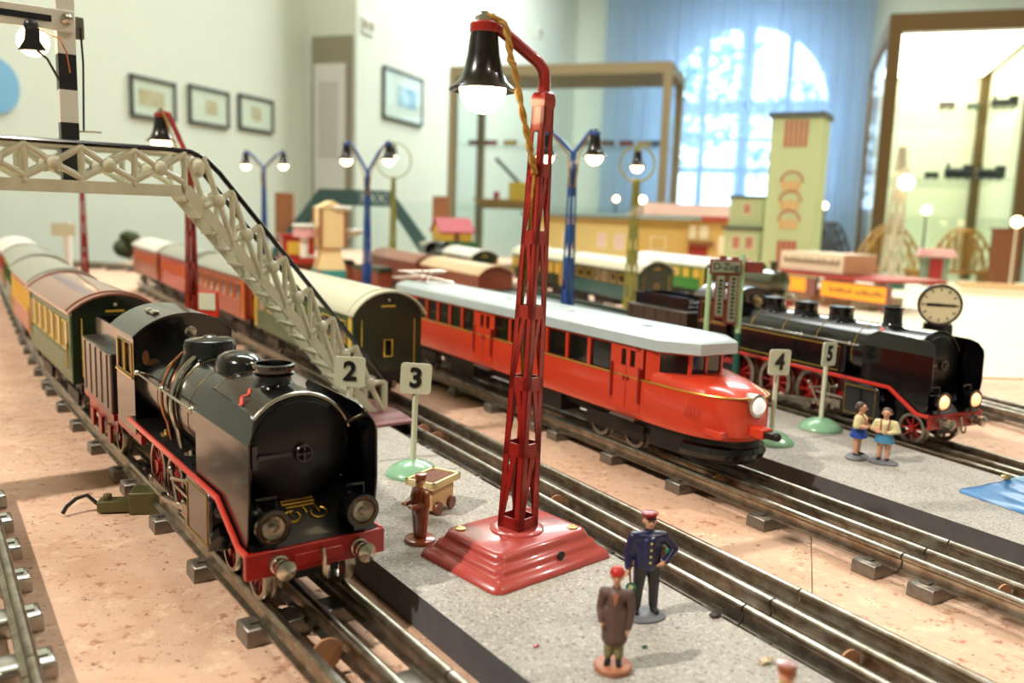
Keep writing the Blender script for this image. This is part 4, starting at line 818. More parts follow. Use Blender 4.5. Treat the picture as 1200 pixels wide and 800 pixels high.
def low(b):
    rs = []
    for dz, ins in ((zs0,.0015),(zs0+.004,0),(zbelt-.002,.0004),(zbelt,.0008)): rs.append([Vector((x,y,dz)) for x,y in outline(W_-ins,-.084,XN-ins*2,XB+ins*2,XB+.084)])
    b.rings(rs)
body = part('body','railcar_red',t,low,ang=30)
part('belt_line','gold',body,lambda b: b.tube([(x,y*1.004,zbelt-.0003) for x,y in outline(W_-.0004,-.088,XN,XB,XB+.088)]+[(-.088,-W_,zbelt-.0003)],.0008,6))
for mx in (0,1):
    F = (lambda x: x) if mx == 0 else (lambda x: XB-x)
    part('hood','railcar_red',body,lambda b: b.rings([[Vector((F(x),y*s_,z_)) for x,y in outline(W_-.0008,-.084,xn,XB,XB+.084)[:19]] for z_, xn, s_ in ((zbelt-.001,-.0016,1),(.0690,-.010,.985),(.0722,-.026,.96),(.0750,-.046,.90))]),ang=25)
# upper body: header, pillars, cab fronts
part('header','railcar_red',body,lambda b: b.prism([(-.058,-.0180),(-.058,.0180),(-.080,.0345),(-.090,.0368),(XB+.090,.0368),(XB+.080,.0345),(XB+.058,.0180),(XB+.058,-.0180),(XB+.080,-.0345),(XB+.090,-.0368),(-.090,-.0368),(-.080,-.0345)],'xy',zwin,zroof))
part('interior','black_matte',body,lambda b: b.prism([(-.066,-.014),(-.066,.014),(-.092,.0325),(XB+.092,.0325),(XB+.066,.014),(XB+.066,-.014),(XB+.092,-.0325),(-.092,-.0325)],'xy',.070,zwin))
cx = [(-.058,-.0180),(-.080,-.0345),(-.092,-.0368)]
for mx in (0,1):
    X = (lambda x: x) if mx == 0 else (lambda x: XB-x)
    fr = [(X(-.092),-.0368),(X(-.080),-.0345),(X(-.058),-.0180),(X(-.058),.0180),(X(-.080),.0345),(X(-.092),.0368)]
    for i, (p, q) in enumerate(zip(fr[:-1],fr[1:])):
        p, q = Vector((*p,0)), Vector((*q,0)); d = (q-p).normalized(); nrm = Vector((d.y,-d.x,0)); L_ = (q-p).length
        if nrm.dot(p-Vector((XB/2,0,0))) < 0: nrm = -nrm
        def fac(b):
            m_ = .0022 if L_ > .015 else .0; 
            for a0, a1, z0, z1 in ((0,L_,.0665,.0745 if L_ > .015 else zwin),(0,m_,.07,zwin),(L_-m_,L_,.07,zwin)):
                if a1-a0 < .0003: continue
                A, B = p+d*a0, p+d*a1; b.rings([[v+Vector((0,0,z0)),w_+Vector((0,0,z0)),w_+Vector((0,0,z1)),v+Vector((0,0,z1))] for v, w_ in ((A,B),(A-nrm*.0015,B-nrm*.0015))])
            if i == 2: 
                for c in (.0,): b.box((p+q)/2+Vector((0,0,.079))-nrm*.0007,(.0016,.0030,.020),rz=math.atan2(nrm.y,nrm.x))
        part('cab_front','railcar_red',body,fac)
        if L_ > .015: part('cab_window','glass_dark',body,lambda b: b.rings([[v+Vector((0,0,.0745)),w_+Vector((0,0,.0745)),w_+Vector((0,0,zwin)),v+Vector((0,0,zwin))] for v, w_ in ((p-nrm*.0012,q-nrm*.0012),(p-nrm*.0018,q-nrm*.0018))]))
doors = ((-.098,-.132),(-.352,-.388),(-.555,-.590))
xs_ = []
def bays(a, c, n): return [(a+(c-a)*i/n, a+(c-a)*(i+1)/n) for i in range(n)]
wins = bays(-.136,-.350,6)+bays(-.392,-.553,5)
for sg in (-1,1):
    y0, y1 = sg*.0368, sg*.0385
    for k, (a, c) in enumerate(wins):
        if abs(a-c) < .012: continue
        part('pillar','railcar_red',body,lambda b: b.b2(a+.0015,a-.0030,y0-sg*.002,y0+sg*.0006,zbelt-.001,zwin+.001))
        part('window','glass_dark',body,lambda b: b.b2(a-.0030,c-.0015,y0-sg*.0022,y0-sg*.0014,zbelt-.001,zwin+.001))
    for a, c in doors:
        d = part('door','railcar_red',body,lambda b: (b.b2(a+.003,c-.003,sg*.0345,sg*.0388,.036,.0745), b.b2(a+.003,a-.0075,sg*.0345,sg*.0372,.0745,.0925), b.b2(c-.003,c+.0075,sg*.0345,sg*.0372,.0745,.0925), b.b2((a+c)/2-.0025,(a+c)/2+.0025,sg*.0345,sg*.0372,.0745,.0925), b.b2(a,c,sg*.0345,sg*.0372,.0885,.0925)))
        for e in (a-.0085,c+.0085): part('door_pane','glass_dark',d,lambda b: b.b2(e-.0035,e+.0035,sg*.0345,sg*.0352,.0745,.0885))
        for e in (a+.002,c-.002): part('grab_rail','red_wheel',d,lambda b: b.cyl((e,sg*.0402,.045),(e,sg*.0402,.076),.0011,n=8))
        for e in ((a+c)/2-.003,(a+c)/2+.003): part('door_handle','red_wheel',d,lambda b: b.ball((e,sg*.0392,.064),(.0012,.0012,.0026),8))
        part('door_split','red_wheel',d,lambda b: b.b2((a+c)/2-.0004,(a+c)/2+.0004,sg*.0386,sg*.0390,.038,.074))
        part('door_step','gunmetal',t,lambda b: b.b2(a,c,sg*.036,sg*.0415,.0290,.0308))
    for x in (-.115,-.165,XB+.115,XB+.165): wheel(t,x,sg*.0232,.0145,'dark_frame',8,sg)
    [part('bogie_frame','dark_frame',t,lambda b: b.b2(x-.042,x+.042,sg*.0275,sg*.0295,.010,.024)) for x in (-.140,XB+.140)]
    part('front_grille','railcar_red',body,lambda b: [b.cyl((-.030-k*.0035,sg*(.0358+k*.0006),.046),(-.030-k*.0035,sg*(.0358+k*.0006),.056),.0005,n=5) for k in range(4)])
def roof(b):
    O = lambda e,z: [Vector((x,y,z)) for x,y in ((-.047+e,-.0195-e*.4),(-.047+e,.0195+e*.4),(-.076+e*.5,.0372+e),(XB+.076-e*.5,.0372+e),(XB+.047-e,.0195+e*.4),(XB+.047-e,-.0195-e*.4),(XB+.076-e*.5,-.0372-e),(-.076+e*.5,-.0372-e))]
    b.rings([O(.0015,zroof),O(.0025,zroof+.0008),O(.0022,zroof+.0095),O(.0002,zroof+.0110),O(-.0080,zroof+.0128),O(-.018,zroof+.0138)])
rf = part('roof','railcar_roof',t,roof,ang=25)
for x in (-.13,-.25,-.37): part('roof_vent','railcar_roof',rf,lambda b: (b.lathe([(.0035,zroof+.013),(.0035,zroof+.0150),(.001,zroof+.0158)],(x,-.006,0),n=12), b.b2(x-.006,x+.006,-.0075,-.0045,zroof+.0135,zroof+.0146)))
# folded pantograph at the far end
pg = part('pantograph','nickel',t,lambda b: [b.cyl(p,q,.0009,n=6) for p,q in (((-.56,-.02,.108),(-.66,-.026,.108)),((-.56,.02,.108),(-.66,.026,.108)),((-.56,-.02,.108),(-.56,.02,.108)),((-.66,-.026,.108),(-.66,.026,.108)),((-.56,-.02,.109),(-.63,0.022,.118)),((-.56,.02,.109),(-.63,-.022,.118)),((-.66,-.026,.109),(-.59,.02,.119)),((-.66,.026,.109),(-.59,-.02,.119)),((-.61,-.034,.120),(-.61,.034,.120)),((-.622,-.034,.120),(-.622,.034,.120)))])
part('insulator','red_paint',pg,lambda b: [b.cyl((x,y,.1035),(x,y,.109),.0032,n=10) for x in (-.61,) for y in (0,)])
mat('lamp_white',(235,240,236),.15,.2,.6,emit=.5)
nl = part('nose_lamp','nickel',t,lambda b: b.lathe([(.0070,-.016),(.0090,-.006),(.0092,.0015),(.0070,.002)],(0,-.001,.0600),'x',24)); part('lens','lamp_white',nl,lambda b: b.lathe([(.0074,.001),(.0055,.0042),(.0004,.006)],(0,-.001,.0600),'x',20))
part('front_skirt','dark_frame',t,lambda b: b.rings([[Vector((x,y,z)) for x,y in outline(.033,-.085,-.004,XB+.004,XB+.085)][:19] for z in (.0125,.031)]))
part('plow','black_enamel',t,lambda b: b.tube([(x,y,.020) for x,y in [(x-.003,y*.9) for x,y in outline(W_,-.07,-.004,XB,XB+.08)][2:17]],.006,8,flat=1.0))
part('coupling','railcar_red',t,lambda b: (b.b2(-.004,.012,-.006,.006,.0360,.0440), b.b2(-.030,-.006,-.031,-.024,.034,.040)),bevel=.001); part('coupling_jaw','dark_frame',t,lambda b: (b.b2(.011,.020,-.0035,.0035,.0375,.0420), b.ball((.021,0,.040),.0035,8)))
part('underfloor','dark_frame',t,lambda b: (b.b2(XB+.06,-.06,-.028,.028,.022,.0315), b.b2(-.30,-.22,-.033,-.01,.012,.030), b.b2(-.46,-.40,-.033,.033,.012,.030)))
# ------------------------------------------------------------------ cream footbridge over the near tracks
BF = Vector((-.12,.805,.0201)); BRZ = math.pi+R(36.4)
t = thing('footbridge','cream tin footbridge with lattice sides, black hand rails and open stairs','footbridge',BF,BRZ); FB = t
BW = .042; X0 = .183; PT = .0375; NP = 12; X1 = X0+PT*NP; ZB, ZT = .2100, .2425; XM = X0+X1
zst = lambda x: max(0,(x-.0097)*1.202); zrl = lambda x: .0378+1.213*(x+.001)        # stair stringer underside and hand rail
def lat_panel(x0, x1, zb0, zb1, zt0, zt1, y):
    b = MB(); e = .0040
    c = Vector(((x0+x1)/2,y,(zb0+zb1+zt0+zt1)/4)); P = [Vector((x0,y,zb0+e)),Vector((x1,y,zb1+e)),Vector((x1,y,zt1-e*.4)),Vector((x0,y,zt0-e*.4))]
    for p in P: b.cyl(c,p,.0025,.0027,8)
    b.cyl((x0,y,zb0),(x0,y,zt0),.0025,n=8)
    return b, c
def side(y, nm):
    mir = lambda L: [(XM-a,c) for a,c in L]
    st_ = [(.0006,0),(.0097,0),(.186,.2100),(.186,ZB+.005),(.179,ZB+.005)]
    sd = part(nm,'cream_paint',t,lambda b: (b.prism(st_,'xz',y-.0014,y+.0014), b.prism(mir(st_),'xz',y-.0014,y+.0014), b.b2(X0,X1,y-.0014,y+.0014,ZB-.004,ZB+.005), b.b2(X0-.012,X1+.012,y-.001,y+.001,ZT-.004,ZT-.001),
        b.cyl((0,y,0),(0,y,.038),.002,n=8), b.cyl((XM,y,0),(XM,y,.038),.002,n=8), b.prism([(0,0),(.018,0),(.018,.006),(0,.004)],'xz',y-.0014,y+.0014)))
    cells = [(X0+i*PT,X0+(i+1)*PT,ZB+.003,ZB+.003,ZT-.001,ZT-.001) for i in range(NP)]
    bx_ = [.002,.032,.0547,.077,.100,.122,.145,.168]
    for a, c in zip(bx_[:-1],bx_[1:]):
        q = (a,c,zst(a)+.004,zst(c)+.004,zrl(a)-.002,min(zrl(c)-.002,ZT-.002)); cells += [q,(XM-q[0],XM-q[1])+q[2:]]
    for cl in cells:
        b, c = lat_panel(*cl,y); o = b.build('truss_panel','cream_paint',sd)
        part('boss','cream_paint',sd,lambda b: b.lathe([(.0050,-.0030),(.0058,-.0015),(.0058,.0015),(.0046,.0032),(.0022,.0042),(.0004,.0045)],c,'y',16))
    hr_ = [(-.001,.0378),(.155,.2260),(.166,.2365),(.178,.2415),(X0+.012,ZT)]
    part('hand_rail','black_enamel',sd,lambda b: b.tube([(a,y,c) for a,c in hr_]+[(XM-a,y,c) for a,c in reversed(hr_)],.0022,8))
side(0,'lattice_side'); side(-BW,'lattice_side')
part('deck','cream_paint',t,lambda b: b.b2(X0-.004,X1+.004,-BW,0,ZB-.002,ZB))
st = None
for i in range(15):
    x_ = .014+(X0-.016)*(i+.5)/15; p = (x_,-BW/2,zst(x_)+.004)
    if st is None: st = part('step','cream_paint',t,lambda b: (b.b2(-.0060,.0060,-BW/2+.0015,BW/2-.0015,-.0012,.0006)),loc=p)
    else: share(st,'step',t,p)
    share(st,'step',t,(XM-x_,-BW/2,p[2]),(0,0,math.pi))
part('foot_plate','plate_mauve',t,lambda b: (stepped(b,.062,.088,.0095,[(0,0),(.0005,.25),(.003,.35),(.0045,.6),(.007,.7),(.009,.95),(.011,1.0)],0), b.xf(Matrix.Translation((.010,-BW/2,.0001)))))
part('foot_plate','plate_mauve',t,lambda b: (stepped(b,.062,.088,.0200,[(0,0),(.0005,.25),(.003,.35),(.0045,.6),(.007,.7),(.009,.95),(.011,1.0)],0), b.xf(Matrix.Translation((XM-.010,-BW/2,-.0200)))))
part('post_knob','cream_paint',t,lambda b: [b.ball((X0-.010,y,ZT-.013),(.0065,.005,.0085),14) for y in (0.0,)])
# signal mast on the bridge deck
SP_ = BF + Matrix.Rotation(BRZ,3,'Z') @ Vector((.262,-.021,ZB+.0003))
t = thing('signal_mast','black and white banded semaphore signal mast standing on the footbridge deck','signal',SP_,BRZ)
z = 0; zz = [(0,.048,1),(.048,.072,0),(.072,.098,1),(.098,.175,0)]
mat('mast_white',(226,226,214),.4,0,.3); mat('mast_black',(20,22,28),.4,0,.3)
part('foot','mast_black',t,lambda b: b.b2(-.011,.011,-.011,.011,0,.003))
for a, c, k in zz: part('mast_band','mast_black' if k else 'mast_white',t,lambda b: b.b2(-.0062,.0062,-.0055,.0055,max(a,.003),c))
zA_ = .1225
am = part('signal_arm','mast_white',t,lambda b: b.b2(-.006,.115,.0065,.0085,zA_-.0090,zA_+.0065),bevel=.0008)
part('arm_stripe','mast_black',am,lambda b: b.b2(.010,.105,.0085,.0092,zA_-.0035,zA_+.0010))
part('arm_pivot','nickel',t,lambda b: b.lathe([(.004,.0055),(.004,.0105),(.0015,.012)],(0,0,zA_),'y',14))
part('counterweight','gunmetal',t,lambda b: b.b2(-.013,-.0065,-.003,.003,zA_-.012,zA_+.004),bevel=.001)
part('pull_rod','mast_black',t,lambda b: b.tube([(-.010,.004,zA_-.004),(-.011,.004,zA_-.03),(-.0095,.004,.042)],.0008,6))
for zz_ in (.042,.032): part('peg','nickel',t,lambda b: b.cyl((-.005,.004,zz_),(-.022,.004,zz_+.0004),.0009,n=6))
ln = part('lamp_bracket','mast_black',t,lambda b: (b.tube([(.006,.006,.078),(.014,.010,.092),(.022,.012,.098)],.0009,6), b.prism([(.015,.097),(.033,.096),(.029,.103),(.028,.112),(.019,.112),(.019,.103)],'xz',.010,.016), b.ball((.024,.013,.1135),.0050,10)))
part('lamp_lens','bulb_far',t,lambda b: b.lathe([(.011,0),(.011,.0012)],(.022,.004,.104),'y',20)); part('lamp_wire','copper',t,lambda b: b.tube([(.020,.014,.112),(.006,.013,.107),(.001,.0105,.098),(-.001,.0085,.084)],.0006,6))
# ------------------------------------------------------------------ platform number signs
def rrect(w, h, r, n=5):
    out = []
    for cx_, cy_, a0 in ((w/2-r,h/2-r,0),(-w/2+r,h/2-r,90),(-w/2+r,-h/2+r,180),(w/2-r,-h/2+r,270)):
        out += [(cx_+r*math.cos(R(a0+90*i/n)),cy_+r*math.sin(R(a0+90*i/n))) for i in range(n+1)]
    return out
def num_sign(ch, lab, p, rz, z0=.0202, tilt=0):
    t = thing('platform_sign',lab,'sign',(p[0],p[1],z0),rz,'platform number signs')
    part('base','sign_green',t,lambda b: b.lathe([(.0212,0),(.0212,.0008),(.0195,.0032),(.0155,.0068),(.0095,.0098),(.0045,.0108),(.0030,.0114),(.0004,.0114)],n=32))
    part('pole','sign_cream',t,lambda b: b.cyl((0,0,.0112),(.0009,0,.066),.0022,n=12))
    pl = part('plate','sign_cream',t,lambda b: (b.prism(rrect(.0235,.0235,.0028),'xz',-.0006,.0006), b.xf(Matrix.Translation((.0011,-.0022,.0752)) @ Matrix.Rotation(R(2.5),4,'Y'))))
    text('numeral',ch,.0205,'print_black',pl,Matrix.Translation((.0011,-.0031,.0752)) @ Matrix.Rotation(R(2.5),4,'Y') @ Matrix.Rotation(math.pi/2,4,'X'),bold=.035,depth=.0002)
q = at(484,555,.02); num_sign('3','cream platform sign with numeral 3 on a round green foot',(q.x,q.y),R(4))
q = at(961,502,.02); num_sign('5','cream platform sign with numeral 5 beside the two girl figures',(q.x,q.y),R(38))
q = at(903,518,.02); num_sign('4','cream platform sign with numeral 4, half hidden by the red railcar nose',(q.x,q.y),R(22))
q = aty(408,560,.655); num_sign('2','cream platform sign with numeral 2, partly hidden by the smoke deflector',(q.x,q.y),R(8))
# destination boards
mat('post_light',(176,208,156),.4,0,.3); mat('post_dark',(26,92,74),.4,0,.3); mat('board_red',(132,56,44),.45); mat('board_plate',(142,150,122),.5)
B0, B1 = aty(824,440,.93), aty(861,440,.93)
t = thing('destination_board','destination board reading D-Zug between two green posts with hanging name plates','sign',((B0.x+B1.x)/2,(B0.y+B1.y)/2,.0203)); hx = (B1.x-B0.x)/2
for sx, zt_ in ((-1,.150),(1,.166)):
    p_ = part('post','post_light',t,lambda b: b.cyl((sx*hx,0,.080),(sx*hx,0,zt_),.0031,.0028,12)); part('post_foot','post_dark',p_,lambda b: (b.cyl((sx*hx,0,.012),(sx*hx,0,.080),.0034,.0031,12), b.lathe([(.009,0),(.0078,.004),(.0050,.007),(.0048,.022),(.0058,.024),(.0058,.027),(.0040,.029)],(sx*hx,0,0),n=16)))
bd = part('heading_board','board_red',t,lambda b: b.b2(-.0195,.0150,-.0068,-.0048,.1440,.1600),bevel=.0005); part('heading_plate','board_plate',bd,lambda b: b.b2(-.0175,.0130,-.0075,-.0066,.1462,.1578))
text('heading','D-Zug',.0105,'print_black',bd,Matrix.Translation((-.0022,-.0077,.1520)) @ Matrix.Rotation(math.pi/2,4,'X'),bold=.012,depth=.0001)
part('cross_bar','board_red',t,lambda b: (b.b2(-hx,hx+.022,-.0022,.0022,.1465,.1580), b.b2(-.0075,-.0010,-.0022,.0022,.158,.1635), b.b2(.0060,.0125,-.0022,.0022,.158,.1625)))
for x, h0 in ((-.0065,.0960),(.0075,.0900)):
    h_ = part('hanging_plate','board_red',t,lambda b: b.b2(x-.0056,x+.0056,-.005,-.003,h0,.144)); part('plate_face','board_plate',h_,lambda b: b.b2(x-.0040,x+.0040,-.0056,-.0049,h0+.0025,.1425))
    part('lettering','print_black',h_,lambda b: [b.b2(x-.0024+random.uniform(0,.001),x+.0024-random.uniform(0,.001),-.0059,-.0055,h0+.006+k*.0042,h0+.0085+k*.0042) for k in range(int((.137-h0)/.0042))])
# clock
cl = aty(1101,357,1.0)
t = thing('platform_clock','round station clock with a dark rim on a black waisted stand','clock',(cl.x,cl.y,.0003),R(-22)); zc_ = cl.z
part('stand','black_enamel',t,lambda b: b.prism([(-.026,0),(.026,0),(.026,.006),(.018,.05),(.0155,zc_-.022),(-.0155,zc_-.022),(-.018,.05),(-.026,.006)],'xz',-.009,.009))
cf = part('case','black_enamel',t,lambda b: b.lathe([(.001,.006),(.0238,.006),(.0240,-.009),(.0222,-.0095),(.0218,-.007),(.001,-.007)],(0,0,zc_),'y',36))
mat('dial',(222,212,172),.5); part('dial','dial',cf,lambda b: b.lathe([(.0212,-.0076),(.0212,-.0068)],(0,0,zc_),'y',36))
part('hands','print_black',cf,lambda b: (b.b2(-.0145,.001,-.0084,-.0078,zc_-.0017,zc_+.0017), b.b2(-.001,.0165,-.0084,-.0078,zc_-.0014,zc_+.0014), b.lathe([(.002,-.0086),(.002,-.0078)],(0,0,zc_),'y',12)))
part('hour_marks','print_black',cf,lambda b: [b.box((.0178*math.sin(a),-.0078,zc_+.0178*math.cos(a)),(.0014,.0004,.0034),ry=a) for a in [R(30*k) for k in range(12)]])
# ------------------------------------------------------------------ little figures
def seg(p0, p1, r0, r1, m): return (Vector(p0),Vector(p1),r0,r1,m)
def sculpt(name, prims, ms, t, vox=.007, smooth=3):
    b = MB()
    for p0, p1, r0, r1, m in prims:
        if (p1-p0).length < 1e-4: b.ball(p0,r0,14)
        else:
            n = 14; d = (p1-p0).normalized(); a = d.orthogonal().normalized(); c = d.cross(a); rs = []
            for k in range(5): q = math.pi/2*(1-k/4.); rs.append((p0-d*r0*math.sin(q), max(r0*math.cos(q),r0*.02)))
            for k in range(5): q = math.pi/2*k/4.; rs.append((p1+d*r1*math.sin(q), max(r1*math.cos(q),r1*.02)))
            b.rings([[o_+a*r_*math.cos(2*math.pi*i/n)+c*r_*math.sin(2*math.pi*i/n) for i in range(n)] for o_, r_ in rs])
    me = bpy.data.meshes.new(name+'_raw'); me.from_pydata(b.v,[],b.f); me.update(); fixn(me); o = bpy.data.objects.new(name+'_raw',me); COL.objects.link(o)
    md = o.modifiers.new('r','REMESH'); md.mode = 'VOXEL'; md.voxel_size = vox
    sm = o.modifiers.new('s','SMOOTH'); sm.iterations = smooth; sm.factor = .5
    dg = bpy.context.evaluated_depsgraph_get(); nm = bpy.data.meshes.new_from_object(o.evaluated_get(dg)); bpy.data.objects.remove(o); nm.name = name
    n = len(nm.polygons); C = np.zeros(n*3); nm.polygons.foreach_get('center',C); C = C.reshape(-1,3); best = np.full(n,1e9); idx = np.zeros(n,int)
    for p0, p1, r0, r1, m in prims:
        a = np.array(p0); d = np.array(p1)-a; L2_ = d@d; h = np.clip((C-a)@d/L2_,0,1) if L2_ > 1e-8 else np.zeros(n)
        dist = np.linalg.norm(C-(a+h[:,None]*d),axis=1)-(r0+(r1-r0)*h); w_ = dist < best; best[w_] = dist[w_]; idx[w_] = m
    nm.materials.clear()
    for m in ms: nm.materials.append(MATS[m])
    nm.polygons.foreach_set('material_index',idx.astype(np.int32)); nm.polygons.foreach_set('use_smooth',[True]*n); nm.update()
    o = bpy.data.objects.new(name,nm); COL.objects.link(o); o.parent = t; return o
mat('skin',(214,160,128),.45); mat('navy',(26,26,74),.3,0,.4,var=.2,vscale=12); mat('trouser_black',(30,24,24),.35,0,.3); mat('cap_red',(150,22,30),.3,0,.4); mat('cap_bright',(190,32,26),.3,0,.4); mat('coat_brown',(104,76,70),.5,var=.15,vscale=10); mat('trouser_olive',(132,124,84),.5)
mat('wood_base',(186,120,88),.5,var=.2,vscale=20); mat('stone_base',(112,112,116),.5,var=.2,vscale=20); mat('hair_brown',(78,54,44),.5); mat('blouse',(226,214,160),.45); mat('skirt_blue',(36,72,160),.4); mat('skirt_pale',(72,140,176),.4); mat('figure_wood',(150,74,38),.28,0,.5,var=.2,vscale=8); mat('paddle_green',(40,130,100),.4); mat('button_yellow',(224,200,80),.35)
def hand(w, d, up, m, s=1, side=1):          # mitten palm with four fingers and a thumb; w wrist, d pointing direction, up across the palm
    w, d, up = Vector(w), Vector(d).normalized(), Vector(up).normalized(); out = [seg(w,w+d*.028*s,.019*s,.020*s,m)]; nn = d.cross(up)
    for k, l in enumerate((.026,.032,.030,.022)):
        q = w+d*.036*s+up*(.0105*(1.5-k))*s*1.05; out.append(seg(q,q+d*l*.55*s+nn*.008*s,.0078*s,.0074*s,m)); out.append(seg(q+d*l*.55*s+nn*.008*s,q+d*l*.8*s+nn*.020*s,.0074*s,.0066*s,m))
    out.append(seg(w+d*.012*s+up*.016*s,w+d*.030*s+up*.030*s+nn*.010*s,.0085*s,.0072*s,m)); return out
def head(c, m, hm, s=1, tilt=0, face=(0,-1)):
    c = Vector(c); fx, fy = face; F_ = Vector((fx,fy,0)).normalized(); X_ = Vector((-F_.y,F_.x,0)); o = []
    o += [seg(c+Vector((0,0,.012))*s,c+Vector((0,0,.018))*s-F_*.012*s,.054*s,.056*s,m), seg(c+F_*.012*s-Vector((0,0,.020))*s,c+F_*.018*s-Vector((0,0,.034))*s,.044*s,.034*s,m)]
    o += [seg(c+F_*.054*s+Vector((0,0,.010))*s,c+F_*.066*s-Vector((0,0,.010))*s,.008*s,.011*s,m)]                                   # nose
    for k in (-1,1): o += [seg(c+X_*k*.055*s+Vector((0,0,.005))*s,c+X_*k*.057*s-Vector((0,0,.012))*s,.010*s,.008*s,m)]             # ears
    return o
def eyes(t, c, s=1, face=(0,-1)):
    c = Vector(c); F_ = Vector((*face,0)).normalized(); X_ = Vector((-F_.y,F_.x,0)); 
    part('eyes','print_black',t,lambda b: [b.ball(c+F_*.0535*s+X_*k*.021*s+Vector((0,0,.013))*s,(.0075*s,.0075*s,.006*s),8) for k in (-1,1)])
    mat('lip',(150,60,50),.5); part('mouth','lip',t,lambda b: b.ball(c+F_*.0520*s-Vector((0,0,.028))*s,(.014*s,.008*s,.0045*s),8))
def person(lab, p, z, H_, rz, grp):
    t = thing('figurine',lab,'figurine',(p.x,p.y,z),rz,grp); t.scale = (H_,)*3; return t
FG = 'painted platform figures'
# station master in a navy jacket
q = at(755,716,.0225); t = person('painted station master figure in navy jacket and red cap holding a green signal disc',q,.0203,.0545,R(8),FG); t.scale = (.0605,.058,.0545)
part('base','stone_base',t,lambda b: b.lathe([(.20,0),(.20,.012),(.17,.035),(.08,.048),(.001,.05)],(-.02,.0,0),n=24,sx=1.0,sy=.78))
Z = .045
pr_ = []
for k in (-1,1):
    pr_ += [seg((k*.052,0,Z+.46),(k*.066,-.004,Z+.25),.062,.048,1), seg((k*.066,-.004,Z+.25),(k*.074,.004,Z+.06),.046,.040,1), seg((k*.076,.0,Z+.022),(k*.088,-.062,Z+.016),.030,.024,2)]
pr_ += [seg((-.045,0,Z+.47),(-.055,0,Z+.66),.068,.070,0), seg((.045,0,Z+.47),(.055,0,Z+.66),.068,.070,0), seg((0,-.012,Z+.46),(0,-.020,Z+.68),.072,.080,0), seg((-.095,0,Z+.725),(.095,0,Z+.725),.058,.058,0), seg((0,0,Z+.74),(0,0,Z+.80),.050,.036,0)]
pr_ += [seg((-.125,0,Z+.73),(-.158,.012,Z+.58),.050,.042,0), seg((-.158,.012,Z+.58),(-.165,-.026,Z+.455),.042,.034,0), seg((.125,0,Z+.73),(.232,.022,Z+.60),.050,.043,0), seg((.232,.022,Z+.60),(.135,-.072,Z+.515),.043,.034,0)]
pr_ += hand((-.166,-.030,Z+.440),(-.02,-.12,-1),(0,-1,.1),3,1.15)+hand((.125,-.080,Z+.512),(-.75,-.25,-.55),(.3,-.5,.8),3,1.1)
pr_ += [seg((0,0,Z+.79),(0,-.004,Z+.84),.032,.030,3)]+head((0,-.008,Z+.880),3,3,1.0)
bd = sculpt('body',pr_,['navy','trouser_black','print_black','skin'],t,.0075,2); eyes(t,(0,-.008,Z+.880))
part('hair','hair_brown',t,lambda b: b.ball((0,.014,Z+.892),(.060,.056,.052),14,z1=.4))
cap = part('cap','cap_red',t,lambda b: b.lathe([(.058,Z+.912),(.060,Z+.924),(.070,Z+.946),(.069,Z+.958),(.050,Z+.968),(.001,Z+.972)],(0,.004,0),n=20)); part('visor','print_black',cap,lambda b: b.ball((0,-.050,Z+.914),(.046,.034,.007),12))
part('buttons','button_yellow',t,lambda b: [b.ball((0,y_,Z+z_),.0095,8) for y_,z_ in ((-.103,.70),(-.104,.635),(-.098,.57),(-.092,.51))])
part('collar_badge','paddle_green',t,lambda b: b.ball((.150,-.058,Z+.61),(.020,.010,.026),10))
pd_ = part('signal_disc','paddle_green',t,lambda b: b.lathe([(.044,-.004),(.044,.004)],(-.150,-.070,Z+.275),'y',18)); part('disc_handle','wood_brown',pd_,lambda b: b.cyl((-.166,-.058,Z+.46),(-.152,-.070,Z+.30),.009,n=8)); part('disc_spot','blouse',pd_,lambda b: b.lathe([(.022,-.006),(.022,-.003)],(-.150,-.070,Z+.275),'y',14))
# figure in a long brown coat
q = at(718,781,.021); t = person('figure in a long brown coat and red hat on a round wooden base',q,.0203,.0485,R(-12),FG)
part('base','wood_base',t,lambda b: b.lathe([(.172,0),(.175,.01),(.175,.045),(.165,.055),(.001,.055)],n=28)); Z = .05
pr_ = []
for k in (-1,1): pr_ += [seg((k*.045,0,Z+.34),(k*.048,0,Z+.09),.050,.044,1), seg((k*.05,.01,Z+.024),(k*.058,-.058,Z+.018),.030,.025,2)]
pr_ += [seg((-.045,0,Z+.26),(-.042,0,Z+.52),.078,.072,0), seg((.045,0,Z+.26),(.042,0,Z+.52),.078,.072,0), seg((0,-.01,Z+.26),(0,-.01,Z+.66),.080,.076,0), seg((-.080,0,Z+.68),(.080,0,Z+.68),.056,.056,0), seg((0,0,Z+.70),(0,0,Z+.76),.05,.036,0)]
pr_ += [seg((-.115,0,Z+.69),(-.140,.006,Z+.53),.046,.040,0), seg((-.140,.006,Z+.53),(-.122,-.052,Z+.44),.040,.034,0), seg((.115,0,Z+.69),(.140,.010,Z+.52),.046,.040,0), seg((.140,.010,Z+.52),(.125,-.014,Z+.38),.040,.034,0)]
pr_ += hand((-.120,-.056,Z+.43),(.3,-.4,-.8),(0,-1,.3),3,1.0)+hand((.124,-.018,Z+.365),(0,-.15,-1),(0,-1,.1),3,1.05)
pr_ += [seg((0,-.004,Z+.75),(0,-.008,Z+.80),.032,.030,3)]+head((0,-.012,Z+.845),3,3,1.0)
sculpt('body',pr_,['coat_brown','trouser_olive','print_black','skin'],t,.0075,2); eyes(t,(0,-.012,Z+.845))
part('hat','cap_bright',t,lambda b: (b.ball((0,-.002,Z+.882),(.070,.072,.068),18,z0=-.2)))
